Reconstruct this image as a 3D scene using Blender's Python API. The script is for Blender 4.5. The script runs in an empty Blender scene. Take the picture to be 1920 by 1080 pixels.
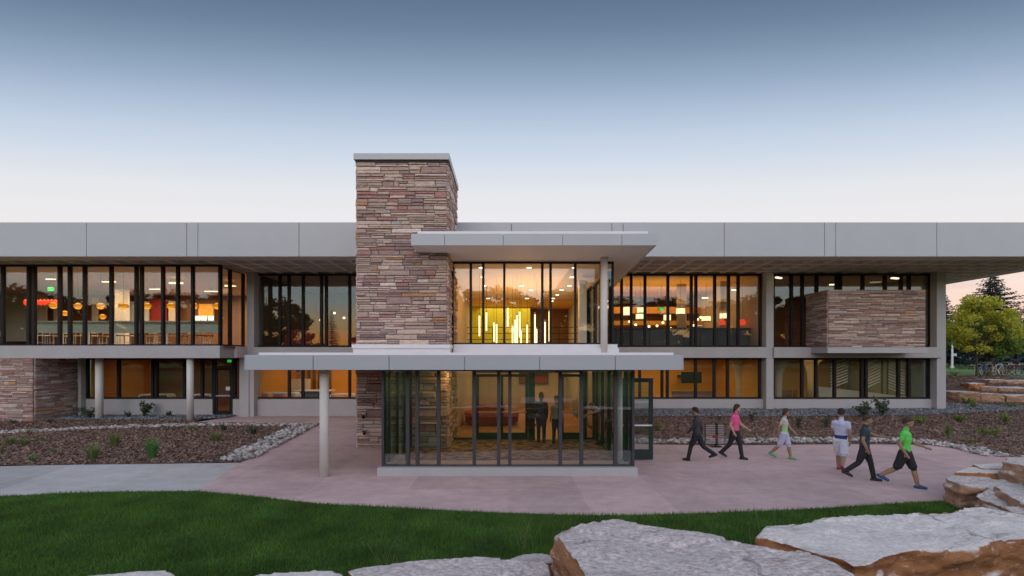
import bpy, bmesh, math, random
import numpy as np
from mathutils import Vector, Matrix, noise
random.seed(7); rng = np.random.default_rng(7)
C = bpy.context.scene
R = math.radians
CAMZ = 3.07; F = 906.7; VX = 952.0; VY = 670.0

# ------------------------------------------------------------------ camera
cd = bpy.data.cameras.new('camera'); cam = bpy.data.objects.new('camera', cd); C.collection.objects.link(cam)
cam.location = (0, 0, CAMZ); cam.rotation_euler = (math.pi/2, 0, 0)
cd.lens = 17; cd.sensor_width = 36; cd.shift_x = 8/1920; cd.shift_y = 130/1920; cd.clip_start = .1; cd.clip_end = 2500
C.camera = cam
# ------------------------------------------------------------------ world: dusk sky
w = bpy.data.worlds.new('World'); C.world = w; w.use_nodes = True
nt = w.node_tree; N = nt.nodes; L = nt.links
bg = N['Background']; bg.inputs[1].default_value = 1.0
tc = N.new('ShaderNodeTexCoord'); sep = N.new('ShaderNodeSeparateXYZ'); L.new(tc.outputs['Generated'], sep.inputs[0])
def srgb(r, g, b):
    f = lambda c: (c/255/12.92 if c/255 <= .04045 else ((c/255+.055)/1.055)**2.4)
    return (f(r), f(g), f(b), 1)
# the sky grades round the sun's axis as well as with height
vm = N.new('ShaderNodeVectorMath'); vm.operation = 'MULTIPLY'; L.new(tc.outputs['Generated'], vm.inputs[0]); vm.inputs[1].default_value = (.45, 1, 1)
vl = N.new('ShaderNodeVectorMath'); vl.operation = 'LENGTH'; L.new(vm.outputs[0], vl.inputs[0])
hv = N.new('ShaderNodeMath'); hv.operation = 'DIVIDE'; L.new(sep.outputs['Z'], hv.inputs[0]); L.new(vl.outputs['Value'], hv.inputs[1])
ramp = N.new('ShaderNodeValToRGB'); L.new(hv.outputs[0], ramp.inputs[0])
stops = [(0.0, (206,160,146)), (.06, (252,210,188)), (.14, (248,224,211)), (.225, (236,230,230)), (.32, (225,226,229)), (.367, (208,216,228)),
         (.41, (192,205,222)), (.454, (170,187,209)), (.49, (148,167,192)), (.529, (125,145,169)), (.563, (106,127,152)), (.596, (93,114,139)), (1.0, (93,114,141))]
e = ramp.color_ramp.elements
while len(e) < len(stops): e.new(.5)
for i, (p, c) in enumerate(stops): e[i].position = p; e[i].color = srgb(*c)
# thin pink cloud streaks low in the sky
mp = N.new('ShaderNodeMapping'); mp.inputs['Scale'].default_value = (2.2, 2.2, 16); L.new(tc.outputs['Generated'], mp.inputs[0])
nz = N.new('ShaderNodeTexNoise'); nz.inputs['Scale'].default_value = 2.2; nz.inputs['Detail'].default_value = 5; L.new(mp.outputs[0], nz.inputs[0])
cr = N.new('ShaderNodeMapRange'); L.new(nz.outputs[0], cr.inputs[0]); cr.inputs[1].default_value = .45; cr.inputs[2].default_value = .7; cr.inputs[4].default_value = .55
lowm = N.new('ShaderNodeMapRange'); L.new(sep.outputs['Z'], lowm.inputs[0]); lowm.inputs[1].default_value = .2; lowm.inputs[2].default_value = .05
mm = N.new('ShaderNodeMath'); mm.operation = 'MULTIPLY'; L.new(cr.outputs[0], mm.inputs[0]); L.new(lowm.outputs[0], mm.inputs[1])
mx = N.new('ShaderNodeMixRGB'); L.new(mm.outputs[0], mx.inputs[0]); L.new(ramp.outputs[0], mx.inputs[1]); mx.inputs[2].default_value = srgb(196, 160, 164)
# sunset glow behind the camera
sky = N.new('ShaderNodeTexSky'); sky.sky_type = 'NISHITA'; sky.sun_disc = False
sky.sun_elevation = R(1.0); sky.sun_rotation = R(186); sky.dust_density = 2.0; sky.ozone_density = 2.0
ad = N.new('ShaderNodeMixRGB'); ad.blend_type = 'ADD'; ad.inputs[0].default_value = .02
# the sunset side of the sky, behind the camera: clear blue, brighter, with an orange band on the horizon
rb = N.new('ShaderNodeValToRGB'); L.new(sep.outputs['Z'], rb.inputs[0]); e = rb.color_ramp.elements
bst = [(0.0, (255,160,70)), (.035, (255,186,96)), (.07, (238,206,158)), (.11, (196,208,206)), (.18, (170,194,210)), (.35, (168,178,196)), (.6, (148,154,172)), (1.0, (134,140,158))]
while len(e) < len(bst): e.new(.5)
for i, (p, c) in enumerate(bst): e[i].position = p; e[i].color = srgb(*c)
wst = N.new('ShaderNodeMapRange'); wst.interpolation_type = 'SMOOTHSTEP'; L.new(sep.outputs['Y'], wst.inputs[0]); wst.inputs[1].default_value = .55; wst.inputs[2].default_value = -.5
br = N.new('ShaderNodeMixRGB'); br.blend_type = 'MULTIPLY'; br.inputs[0].default_value = 1; L.new(rb.outputs[0], br.inputs[1]); br.inputs[2].default_value = (2.6, 2.6, 2.6, 1)
sm = N.new('ShaderNodeMixRGB'); L.new(wst.outputs[0], sm.inputs[0]); L.new(mx.outputs[0], sm.inputs[1]); L.new(br.outputs[0], sm.inputs[2])
L.new(sm.outputs[0], ad.inputs[1]); L.new(sky.outputs[0], ad.inputs[2]); L.new(ad.outputs[0], bg.inputs[0])
# ------------------------------------------------------------------ last light of the sun, low behind the camera
sd = bpy.data.lights.new('sun', 'SUN'); so = bpy.data.objects.new('sun', sd); C.collection.objects.link(so)
sd.energy = .5; sd.angle = R(30); sd.color = (1, .70, .50)
so.rotation_euler = (R(72), 0, R(-6))
C.view_settings.view_transform = 'Standard'; C.view_settings.look = 'None'; C.view_settings.gamma = 1; C.view_settings.exposure = 0.06
C.view_settings.use_curve_mapping = False
C.cycles.use_denoising = True; C.cycles.max_bounces = 10; C.cycles.transparent_max_bounces = 24; C.cycles.glossy_bounces = 3; C.cycles.diffuse_bounces = 5
C.cycles.sample_clamp_indirect = 6; C.cycles.caustics_reflective = False; C.cycles.caustics_refractive = False

# ------------------------------------------------------------------ helpers
def X_(px, Y): return (px-VX)*Y/F
def Z_(py, Y): return CAMZ-(py-VY)*Y/F
def G(px, py, z=0.0):
    Y = F*(CAMZ-z)/(py-VY); return ((px-VX)*Y/F, Y)
def link(o, parent=None):
    C.collection.objects.link(o)
    if parent is not None: o.parent = parent
    return o
def tag(o, label=None, cat=None, group=None, kind=None):
    for k, v in (('label', label), ('category', cat), ('group', group), ('kind', kind)):
        if v: o[k] = v
    return o
def empty(name, loc=(0,0,0), label=None, cat=None, group=None, rz=0):
    o = bpy.data.objects.new(name, None); o.location = loc; o.rotation_euler.z = rz; o.empty_display_size = .1
    link(o); return tag(o, label, cat, group)
def copy_tree(o, parent=None):
    c = o.copy(); C.collection.objects.link(c)
    if parent is not None: c.parent = parent
    for ch in o.children: copy_tree(ch, c)
    return c
class MB:
    def __init__(s): s.v = []; s.f = []
    def box(s, x0, x1, y0, y1, z0, z1):
        b = len(s.v); s.v += [(x0,y0,z0),(x1,y0,z0),(x1,y1,z0),(x0,y1,z0),(x0,y0,z1),(x1,y0,z1),(x1,y1,z1),(x0,y1,z1)]
        s.f += [tuple(b+i for i in q) for q in ((0,3,2,1),(4,5,6,7),(0,1,5,4),(1,2,6,5),(2,3,7,6),(3,0,4,7))]; return s
    def hexa(s, pts):
        b = len(s.v); s.v += [tuple(p) for p in pts]
        s.f += [tuple(b+i for i in q) for q in ((0,3,2,1),(4,5,6,7),(0,1,5,4),(1,2,6,5),(2,3,7,6),(3,0,4,7))]; return s
    def tube(s, pts, rad, n=10, cap=True):
        pts = [Vector(p) for p in pts]; rad = rad if isinstance(rad, (list, tuple)) else [rad]*len(pts)
        b = len(s.v); t0 = None
        for i, p in enumerate(pts):
            t = (pts[min(i+1, len(pts)-1)]-pts[max(i-1, 0)]).normalized()
            a = Vector((0,0,1)) if abs(t.z) < .9 else Vector((1,0,0))
            u = t.cross(a).normalized(); v = t.cross(u)
            for k in range(n):
                th = 2*math.pi*k/n; q = p+(u*math.cos(th)+v*math.sin(th))*rad[i]; s.v.append(tuple(q))
        for i in range(len(pts)-1):
            for k in range(n):
                k2 = (k+1) % n; s.f.append((b+i*n+k, b+i*n+k2, b+(i+1)*n+k2, b+(i+1)*n+k))
        if cap: s.f.append(tuple(b+k for k in range(n))[::-1]); s.f.append(tuple(b+(len(pts)-1)*n+k for k in range(n)))
        return s
    def lathe(s, prof, c=(0,0,0), n=16):
        b = len(s.v)
        for r, z in prof:
            for k in range(n):
                th = 2*math.pi*k/n; s.v.append((c[0]+r*math.cos(th), c[1]+r*math.sin(th), c[2]+z))
        for i in range(len(prof)-1):
            for k in range(n):
                k2 = (k+1) % n; s.f.append((b+i*n+k, b+i*n+k2, b+(i+1)*n+k2, b+(i+1)*n+k))
        s.f.append(tuple(b+k for k in range(n))[::-1]); s.f.append(tuple(b+(len(prof)-1)*n+k for k in range(n)))
        return s
    def quad(s, a, b_, c, d):
        b = len(s.v); s.v += [tuple(a), tuple(b_), tuple(c), tuple(d)]; s.f.append((b,b+1,b+2,b+3)); return s
    def build(s, name, mat, parent=None, smooth=False, bevel=0, kind=None):
        me = bpy.data.meshes.new(name); me.from_pydata(s.v, [], s.f); me.update()
        if bevel:
            bm = bmesh.new(); bm.from_mesh(me)
            bmesh.ops.bevel(bm, geom=[x for x in bm.edges if len(x.link_faces) == 2 and x.calc_face_angle(0) > .6], offset=bevel, segments=2, affect='EDGES', profile=.6)
            bm.to_mesh(me); bm.free()
        if smooth: me.shade_smooth()
        if mat: me.materials.append(mat)
        o = bpy.data.objects.new(name, me); link(o, parent)
        if kind: o['kind'] = kind
        return o
def box(name, mat, parent, x0, x1, y0, y1, z0, z1, bevel=0): return MB().box(x0,x1,y0,y1,z0,z1).build(name, mat, parent, bevel=bevel)
def npmesh(name, V, Fq, mat, parent=None, smooth=False):
    V = np.asarray(V, np.float32); Fq = np.asarray(Fq, np.int32); k = Fq.shape[1]
    me = bpy.data.meshes.new(name); me.vertices.add(len(V)); me.vertices.foreach_set('co', V.ravel())
    me.loops.add(Fq.size); me.loops.foreach_set('vertex_index', Fq.ravel())
    me.polygons.add(len(Fq)); me.polygons.foreach_set('loop_start', np.arange(0, Fq.size, k, dtype=np.int32))
    me.update(calc_edges=True); me.validate()
    if smooth: me.shade_smooth()
    if mat: me.materials.append(mat)
    o = bpy.data.objects.new(name, me); return link(o, parent)

# ------------------------------------------------------------------ materials
MATS = {}
def pmat(name, c1, c2=None, scale=4.0, rough=.7, bump=0.0, bscale=None, metal=0.0, stretch=(1,1,1), coat=0, island=False, detail=6, spec=None, trans=0):
    m = bpy.data.materials.new(name); m.use_nodes = True; nt = m.node_tree; N = nt.nodes; L = nt.links; b = N['Principled BSDF']
    b.inputs['Roughness'].default_value = rough; b.inputs['Metallic'].default_value = metal
    if spec is not None: b.inputs['Specular IOR Level'].default_value = spec
    c2 = c2 or tuple(x*.8 for x in c1)
    tc = N.new('ShaderNodeTexCoord'); mp = N.new('ShaderNodeMapping'); mp.inputs['Scale'].default_value = stretch; L.new(tc.outputs['Object'], mp.inputs[0])
    nz = N.new('ShaderNodeTexNoise'); nz.inputs['Scale'].default_value = scale; nz.inputs['Detail'].default_value = detail; nz.inputs['Roughness'].default_value = .62; L.new(mp.outputs[0], nz.inputs[0])
    rp = N.new('ShaderNodeValToRGB'); rp.color_ramp.elements[0].position = .32; rp.color_ramp.elements[1].position = .68
    rp.color_ramp.elements[0].color = (*c1, 1); rp.color_ramp.elements[1].color = (*c2, 1); L.new(nz.outputs[0], rp.inputs[0])
    out = rp.outputs[0]
    if island:
        ge = N.new('ShaderNodeNewGeometry'); hs = N.new('ShaderNodeHueSaturation'); mr = N.new('ShaderNodeMapRange')
        L.new(ge.outputs['Random Per Island'], mr.inputs[0]); mr.inputs[3].default_value = .55; mr.inputs[4].default_value = 1.5
        L.new(mr.outputs[0], hs.inputs['Value']); L.new(out, hs.inputs['Color']); out = hs.outputs[0]
    L.new(out, b.inputs['Base Color'])
    if bump:
        n2 = N.new('ShaderNodeTexNoise'); n2.inputs['Scale'].default_value = bscale or scale*6; n2.inputs['Detail'].default_value = 8; L.new(mp.outputs[0], n2.inputs[0])
        bp = N.new('ShaderNodeBump'); bp.inputs['Strength'].default_value = bump; bp.inputs['Distance'].default_value = .02; L.new(n2.outputs[0], bp.inputs['Height']); L.new(bp.outputs[0], b.inputs['Normal'])
    MATS[name] = m; return m
def emat(name, col, strength):
    m = bpy.data.materials.new(name); m.use_nodes = True; b = m.node_tree.nodes['Principled BSDF']
    b.inputs['Base Color'].default_value = (*[min(.8, c) for c in col], 1); b.inputs['Emission Color'].default_value = (*col, 1); b.inputs['Emission Strength'].default_value = strength
    return m
def glass_mat(name, tint=(.8,.86,.84), f0=.1):
    m = bpy.data.materials.new(name); m.use_nodes = True; nt = m.node_tree; N = nt.nodes; L = nt.links; N.remove(N['Principled BSDF'])
    tr = N.new('ShaderNodeBsdfTransparent'); tr.inputs[0].default_value = (*[math.sqrt(t) for t in tint], 1)
    gl = N.new('ShaderNodeBsdfGlossy'); gl.inputs['Roughness'].default_value = .015; gl.inputs[0].default_value = (.95,.98,1,1)
    lw = N.new('ShaderNodeLayerWeight'); lw.inputs[0].default_value = .5
    p = N.new('ShaderNodeMath'); p.operation = 'POWER'; p.inputs[1].default_value = 5; L.new(lw.outputs['Facing'], p.inputs[0])
    ma = N.new('ShaderNodeMath'); ma.operation = 'MULTIPLY_ADD'; ma.inputs[1].default_value = .8; ma.inputs[2].default_value = f0/2; L.new(p.outputs[0], ma.inputs[0])
    # slight waviness of float glass
    tcg = N.new('ShaderNodeTexCoord'); nzg = N.new('ShaderNodeTexNoise'); nzg.inputs['Scale'].default_value = .9; L.new(tcg.outputs['Object'], nzg.inputs[0])
    bpg = N.new('ShaderNodeBump'); bpg.inputs['Strength'].default_value = .05; bpg.inputs['Distance'].default_value = .02; L.new(nzg.outputs[0], bpg.inputs['Height']); L.new(bpg.outputs[0], gl.inputs['Normal'])
    mi = N.new('ShaderNodeMixShader'); L.new(ma.outputs[0], mi.inputs[0]); L.new(tr.outputs[0], mi.inputs[1]); L.new(gl.outputs[0], mi.inputs[2]); L.new(mi.outputs[0], N['Material Output'].inputs[0])
    return m
def stone_mat(name, island=False, dull=1.0):
    m = bpy.data.materials.new(name); m.use_nodes = True; nt = m.node_tree; N = nt.nodes; L = nt.links; b = N['Principled BSDF']; b.inputs['Roughness'].default_value = .85
    if island: src = N.new('ShaderNodeNewGeometry').outputs['Random Per Island']
    else: src = N.new('ShaderNodeObjectInfo').outputs['Random']
    rp = N.new('ShaderNodeValToRGB'); rp.color_ramp.interpolation = 'CONSTANT'; el = rp.color_ramp.elements
    pal = [(0,(0.568,0.406,0.320)),(.14,(0.468,0.331,0.275)),(.28,(0.667,0.500,0.406)),(.40,(0.510,0.380,0.327)),(.52,(0.383,0.258,0.228)),(.62,(0.426,0.223,0.196)),(.70,(0.609,0.466,0.392)),(.80,(0.312,0.203,0.183)),(.895,(0.510,0.258,0.131)),(.92,(0.738,0.596,0.523)),(.96,(0.483,0.406,0.392))]
    while len(el) < len(pal): el.new(.5)
    for i, (p, c) in enumerate(pal): el[i].position = p; el[i].color = (*[x*dull for x in c], 1)
    L.new(src, rp.inputs[0])
    tc = N.new('ShaderNodeTexCoord'); ge = N.new('ShaderNodeNewGeometry'); mp = N.new('ShaderNodeMapping'); mp.inputs['Scale'].default_value = (2,2,7); L.new(ge.outputs['Position'], mp.inputs[0])
    nz = N.new('ShaderNodeTexNoise'); nz.inputs['Scale'].default_value = 3; nz.inputs['Detail'].default_value = 8; nz.inputs['Roughness'].default_value = .7; L.new(mp.outputs[0], nz.inputs[0])
    mr = N.new('ShaderNodeMapRange'); L.new(nz.outputs[0], mr.inputs[0]); mr.inputs[1].default_value = .3; mr.inputs[2].default_value = .7; mr.inputs[3].default_value = .70; mr.inputs[4].default_value = 1.30
    hs = N.new('ShaderNodeHueSaturation'); L.new(mr.outputs[0], hs.inputs['Value']); L.new(rp.outputs[0], hs.inputs['Color']); L.new(hs.outputs[0], b.inputs['Base Color'])
    n2 = N.new('ShaderNodeTexNoise'); n2.inputs['Scale'].default_value = 14; n2.inputs['Detail'].default_value = 8; L.new(mp.outputs[0], n2.inputs[0])
    bp = N.new('ShaderNodeBump'); bp.inputs['Strength'].default_value = .7; bp.inputs['Distance'].default_value = .03; L.new(n2.outputs[0], bp.inputs['Height']); L.new(bp.outputs[0], b.inputs['Normal'])
    return m
M = dict(
    fascia=pmat('fascia_metal', (.45,.46,.475), (.43,.44,.455), 1.2, .42, .02),
    concrete=pmat('painted_concrete', (.46,.445,.44), (.42,.405,.40), 1.5, .8, .08, 20),
    soffit=pmat('soffit_concrete', (.78,.66,.62), (.72,.60,.56), 1.5, .85, .08, 20),
    canopy_soffit=pmat('canopy_soffit', (.70,.62,.57), (.66,.58,.53), .8, .7),
    deck=pmat('coffer_shade_concrete', (.27,.215,.20), (.21,.165,.155), 1.5, .9),  # coffer shade put into the colour: roof underside darker than the soffit ribs
    tan=pmat('tan_wall', (.46,.25,.09), (.40,.21,.075), 1.2, .6),
    trim=pmat('white_flashing', (.74,.73,.74), (.68,.67,.69), 2, .4),
    frame=pmat('bronze_frame', (.022,.018,.018), (.016,.013,.014), 3, .6, spec=.2),
    vframe=pmat('grey_frame', (.055,.05,.056), (.042,.039,.044), 3, .5),
    green_frame=pmat('dark_green_frame', (.018,.035,.033), (.014,.028,.026), 3, .4),
    glass=glass_mat('window_glass', (.84,.86,.83), .10), vglass=glass_mat('vestibule_glass', (.70,.80,.76), .19),
    stone=stone_mat('ledge_stone'), stone_mass=stone_mat('ledge_stone_mass', True),
    mortar=pmat('mortar', (.16,.13,.12), (.11,.09,.085), 8, .9, .2),
    col=pmat('cream_column', (.68,.65,.60), (.64,.61,.56), 2, .6),
    white=pmat('white_paint', (.78,.76,.72), (.74,.72,.68), 2, .5),
    orange=pmat('orange_wall', (.78,.36,.04), (.72,.32,.03), 1.2, .6), amber=pmat('amber_ceiling', (.80,.46,.13), (.70,.36,.08), .7, .6, stretch=(.4,1.5,1)),
    beige=pmat('beige_wall', (.62,.52,.40), (.56,.46,.35), 1, .7), dark=pmat('dark_wall', (.10,.08,.075), (.06,.05,.05), 1, .7),
    brown=pmat('brown_wood', (.24,.11,.05), (.16,.07,.03), 2, .5, stretch=(1,1,6)), warmfloor=pmat('terracotta_floor', (.55,.27,.11), (.47,.22,.09), .8, .45),
    carpet=pmat('mottled_carpet', (.30,.17,.11), (.05,.036,.033), 3.6, .95, stretch=(1,1.5,1)),
    lime=pmat('lime_wall', (.62,.58,.03), (.55,.52,.03), 1, .6), sage=pmat('sage_counter', (.50,.56,.50), (.44,.50,.45), 2, .5),
    paleblue=pmat('pale_blue_wall', (.55,.62,.64), (.48,.55,.58), 1, .7),
    red=pmat('red_fabric', (.33,.03,.025), (.24,.02,.02), 3, .7), orange_seat=pmat('orange_fabric', (.55,.13,.04), (.42,.09,.03), 3, .7),
    navy=pmat('navy_panel', (.05,.07,.12), (.035,.05,.09), 2, .6), slate=pmat('slate_panel', (.12,.13,.14), (.09,.10,.11), 2, .6),
    black=pmat('black_metal', (.012,.012,.012), (.009,.009,.009), 3, .4, spec=.2), steel=pmat('brushed_steel', (.62,.63,.65), (.52,.53,.56), 6, .3, metal=.9),
    green=pmat('green_panel', (.05,.30,.12), (.04,.25,.10), 2, .5), teal=pmat('teal_slats', (.34,.37,.33), (.29,.32,.29), 2, .5),
    trunk=pmat('bark', (.09,.07,.055), (.055,.04,.03), 6, .9, .5, stretch=(3,3,.6)),
    e_warm=emat('lamp_warm', (1,.72,.36), 5), e_tube=emat('lamp_tube', (1,.76,.36), 3.6), e_drum=emat('lamp_drum', (1,.80,.46), 1.5), e_down=emat('lamp_downlight', (1,.86,.6), 9),
    e_orange=emat('lamp_orange', (1,.36,.02), 1.3), e_red=emat('lamp_red', (1,.07,.03), .75), e_exit=emat('exit_green', (.03,1,.12), .7), e_lin=emat('lamp_linear', (1,.80,.52), 2.2), e_spot=emat('lamp_spark', (1,.72,.36), 3.5),
    e_screen=emat('lit_panel', (.95,.97,1), .9),
)
for e_, p_ in zip(M['carpet'].node_tree.nodes['Color Ramp'].color_ramp.elements, (.46,.54)): e_.position = p_
def lamp(name, loc, size, energy, col=(1,.68,.34), up=False, sy=None, rot=None):
    d = bpy.data.lights.new(name, 'AREA'); d.energy = energy; d.color = col; d.shape = 'RECTANGLE'; d.size = size; d.size_y = sy or size
    o = bpy.data.objects.new(name, d); o.location = loc; o.rotation_euler = rot or ((math.pi, 0, 0) if up else (0, 0, 0)); link(o); return o
# ------------------------------------------------------------------ ground
def smooth(t): t = max(0.0, min(1.0, t)); return t*t*(3-2*t)
def zg(x, y):
    z = 0.0
    if y > 16.6: z = .33*smooth((y-17.2)/7.5)*smooth((x-3.4)/2.5)
    mound = smooth((x-20.0)/5.5)*(1.45*smooth((y-24.0)/9.5)) if y > 20 else 0
    if y > 34: mound += smooth((x-20)/5)*min(1.2, (y-34)*.006)
    z += mound
    if y < 5.2: z += .95*smooth((5.2-y)/2.6)              # bank the boulders sit in
    return z
def sheet(name, pts, mat, off=0.0, step=.8, kind='structure', bumpy=0, label=None):
    bm = bmesh.new(); vs = [bm.verts.new((x, y, 0)) for x, y in pts]; bm.faces.new(vs)
    xs = [p[0] for p in pts]; ys = [p[1] for p in pts]
    for a, lo, hi in ((0, min(xs), max(xs)), (1, min(ys), max(ys))):
        t = math.floor(lo/step)*step+step
        while t < hi:
            co = [0,0,0]; co[a] = t; no = [0,0,0]; no[a] = 1
            bmesh.ops.bisect_plane(bm, geom=bm.verts[:]+bm.edges[:]+bm.faces[:], plane_co=co, plane_no=no); t += step
    for v in bm.verts:
        v.co.z = zg(v.co.x, v.co.y)+off+(bumpy*(noise.noise(Vector((v.co.x*1.3, v.co.y*1.3, 0)))) if bumpy else 0)
    bmesh.ops.recalc_face_normals(bm, faces=bm.faces[:])
    if bm.faces[:][0].normal.z < 0: bmesh.ops.reverse_faces(bm, faces=bm.faces[:])
    me = bpy.data.meshes.new(name); bm.to_mesh(me); bm.free(); me.materials.append(mat); me.shade_smooth()
    o = bpy.data.objects.new(name, me); link(o); o['kind'] = kind
    if label: o['label'] = label
    return o
def inpoly(x, y, P):
    r = False; j = len(P)-1
    for i in range(len(P)):
        if (P[i][1] > y) != (P[j][1] > y) and x < (P[j][0]-P[i][0])*(y-P[i][1])/(P[j][1]-P[i][1])+P[i][0]: r = not r
        j = i
    return r
m_grassground = pmat('lawn_soil', (.03,.075,.018), (.02,.05,.012), 1.2, .95, .4)
m_farlawn = pmat('far_lawn', (.10,.20,.038), (.07,.145,.03), .25, .95, .3)
m_pink = pmat('pink_concrete', (.575,.41,.385), (.44,.31,.295), .55, .75, .1, 30, stretch=(.55,1.3,1))
def slabtone(m):
    nt = m.node_tree; N = nt.nodes; L = nt.links; b = N['Principled BSDF']; src = b.inputs['Base Color'].links[0].from_socket; oi = N.new('ShaderNodeObjectInfo'); hs = N.new('ShaderNodeHueSaturation'); mr = N.new('ShaderNodeMapRange')
    n2 = N.new('ShaderNodeTexNoise'); n2.inputs['Scale'].default_value = 2.6; n2.inputs['Detail'].default_value = 9; n2.inputs['Roughness'].default_value = .7; g = N.new('ShaderNodeNewGeometry'); L.new(g.outputs['Position'], n2.inputs[0])
    m2 = N.new('ShaderNodeMapRange'); L.new(n2.outputs[0], m2.inputs[0]); m2.inputs[1].default_value = .3; m2.inputs[2].default_value = .7; m2.inputs[3].default_value = .86; m2.inputs[4].default_value = 1.14
    L.new(oi.outputs['Random'], mr.inputs[0]); mr.inputs[3].default_value = .90; mr.inputs[4].default_value = 1.10; mu = N.new('ShaderNodeMath'); mu.operation = 'MULTIPLY'; L.new(mr.outputs[0], mu.inputs[0]); L.new(m2.outputs[0], mu.inputs[1]); L.new(mu.outputs[0], hs.inputs['Value']); L.new(src, hs.inputs['Color']); L.new(hs.outputs[0], b.inputs['Base Color'])
slabtone(m_pink)
m_grey = pmat('grey_concrete', (.48,.46,.44), (.40,.385,.37), .6, .8, .1, 30, stretch=(.6,1.2,1))
slabtone(m_grey)
m_mulch = pmat('mulch', (.19,.12,.088), (.10,.065,.05), 9, .95, .9, 25)
m_gravel = pmat('blue_gravel', (.26,.27,.28), (.13,.14,.145), 22, .95, .9, 40)
def gridsheet(name, xs, ys, mat, off):
    V = [(x, y, zg(x, y)+off) for y in ys for x in xs]; n = len(xs)
    Fq = [(j*n+i, j*n+i+1, (j+1)*n+i+1, (j+1)*n+i) for j in range(len(ys)-1) for i in range(n-1)]
    o = npmesh(name, V, Fq, mat, smooth=True); o['kind'] = 'structure'; return o
nx = [-900,-300,-120,-60,-40]+[x for x in np.arange(-30, 70, 1.2)]+[80,100,140,200,300,900]
ny = [-900,-300,-100,-40,-20,-10,-5]+[y for y in np.arange(0, 70, 1.2)]+[80,100,140,200,300,900]
gridsheet('ground', [float(x) for x in nx], [float(y) for y in ny], m_farlawn, -.14)
lawn_pts = [(-26,-1)]+[(-26,10.75), G(0,931), G(120,925), G(240,922), G(365,921), G(480,931), G(600,945), G(720,951), G(850,958), G(980,963), G(1100,966.5), G(1200,966), G(1300,963), G(1500,956), G(1700,943.5), G(1800,938), (11.5,10.2), (16,9.5), (16,-1)]
sheet('lawn', lawn_pts, m_grassground, .0, .6)
# plaza, poured in slabs with sawn joints
def slabs(root_name, pts, lines, mat, label):
    root = sheet(root_name, pts, M['mortar'], -.05, 3.0); root['label'] = label
    bm = bmesh.new(); bm.faces.new([bm.verts.new((x, y, 0)) for x, y in pts])
    for co, no in lines:
        bmesh.ops.bisect_plane(bm, geom=bm.verts[:]+bm.edges[:]+bm.faces[:], plane_co=co, plane_no=no)
    fs = [[tuple(v.co) for v in f.verts] for f in bm.faces]; bm.free()
    for pv in fs:
        b2 = bmesh.new(); f = b2.faces.new([b2.verts.new(p) for p in pv])
        if f.calc_area() < .02: b2.free(); continue
        f.normal_update()
        if f.normal.z < 0: f.normal_flip()
        r = bmesh.ops.inset_region(b2, faces=[f], thickness=.012, use_even_offset=True)
        bmesh.ops.delete(b2, geom=r['faces'], context='FACES')
        top = b2.faces[:]
        ex = bmesh.ops.extrude_face_region(b2, geom=top)
        for v in [g for g in ex['geom'] if isinstance(g, bmesh.types.BMVert)]: v.co.z += .012
        for v in b2.verts:
            v.co.z = v.co.z-.006
        bmesh.ops.recalc_face_normals(b2, faces=b2.faces[:])
        me = bpy.data.meshes.new('slab'); b2.to_mesh(me); b2.free(); me.materials.append(mat)
        o = bpy.data.objects.new('slab', me); link(o, root)
    return root
BL = G(450,868); BF = G(370,921)
plaza_pts = [BF, G(480,931), G(600,945), G(720,951), G(850,958), G(980,963), G(1100,966.5), G(1200,966), G(1300,963), G(1500,956), G(1700,943.5), G(1800,938), (11.5,10.2), (17.5,11.6), G(1990,872), G(1890,856), G(1830,845), G(1740,834.5), G(1600,833), G(1400,835), G(1230,833.5), (3.45,17.3), (3.45,18.2), (-1.9,18.2), (-1.9,19.5),(-5.1,19.5), (-5.1,25.6), (-14.1,25.6), G(362,792.5), G(480,793.5), G(592,796), G(560,812), G(500,842)]
plaza_pts = plaza_pts+[BL]
vx, hy = lambda x: ((x,0,0),(1,0,0)), lambda y: ((0,y,0),(0,1,0))
slabs('plaza', plaza_pts, [vx(x) for x in (-12.1,-9.6,-7.1,-4.6,-2.3,0,1.65,3.4,5.7,8.0,10.3,12.6)]+[hy(y) for y in (11.25,13.2,15.1,17.0,20.5,23.4)], m_pink, 'pink tinted concrete plaza in sawn slabs')
walk_pts = [(-26,10.75), G(0,931), G(120,925), G(240,922), G(365,921), BF, BL, G(410,868.5), G(300,870), G(120,872), G(0,874.5), (-26,13.4)]
walk_lines = []
for (a, b) in (((188,924),(277,880)),((5,917),(100,884)),((-150,915),(-70,888))):
    p, q = Vector((*G(*a),0)), Vector((*G(*b),0)); d = (q-p); walk_lines.append((tuple(p), (d.y,-d.x,0)))
slabs('walkway', walk_pts, walk_lines, m_grey, 'grey concrete walkway beside the lawn')
# planting beds
left_bed = [(-26,13.42), G(0,874), G(120,871.5), G(300,869.5), G(410,868), G(450,867.5), G(500,841.5), G(560,811.5), G(591,796.5), G(480,794), G(362,793), (-15.0,23.6),(-15.0,25.5),(-26,25.5)]
sheet('mulch_bed', left_bed, m_mulch, .012, .7, bumpy=.03)
right_bed = [(3.5,17.0), G(1230,833), G(1400,834.5), G(1600,832.5), G(1740,834), G(1830,844.5), G(1890,855.5), G(1990,871.5), (22,14.5), (34,17), (34,33.5), (22.7,33.5), (22.7,25.45), (3.5,25.45)]
sheet('mulch_bed', right_bed, m_mulch, .012, .7, bumpy=.03)
sheet('gravel_strip', [(-22.5,23.4),(-15.6,23.3),(-14.2,24.3),(-14.2,25.45),(-22.5,25.45)], m_gravel, .04, .7)
sheet('gravel_strip', [(3.6,22.6),(14,22.6),(20,23.0),(26.0,24.5),(27.5,25.6),(22.7,26.6),(22.7,25.45),(3.6,25.45)], m_gravel, .045, .7)

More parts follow.
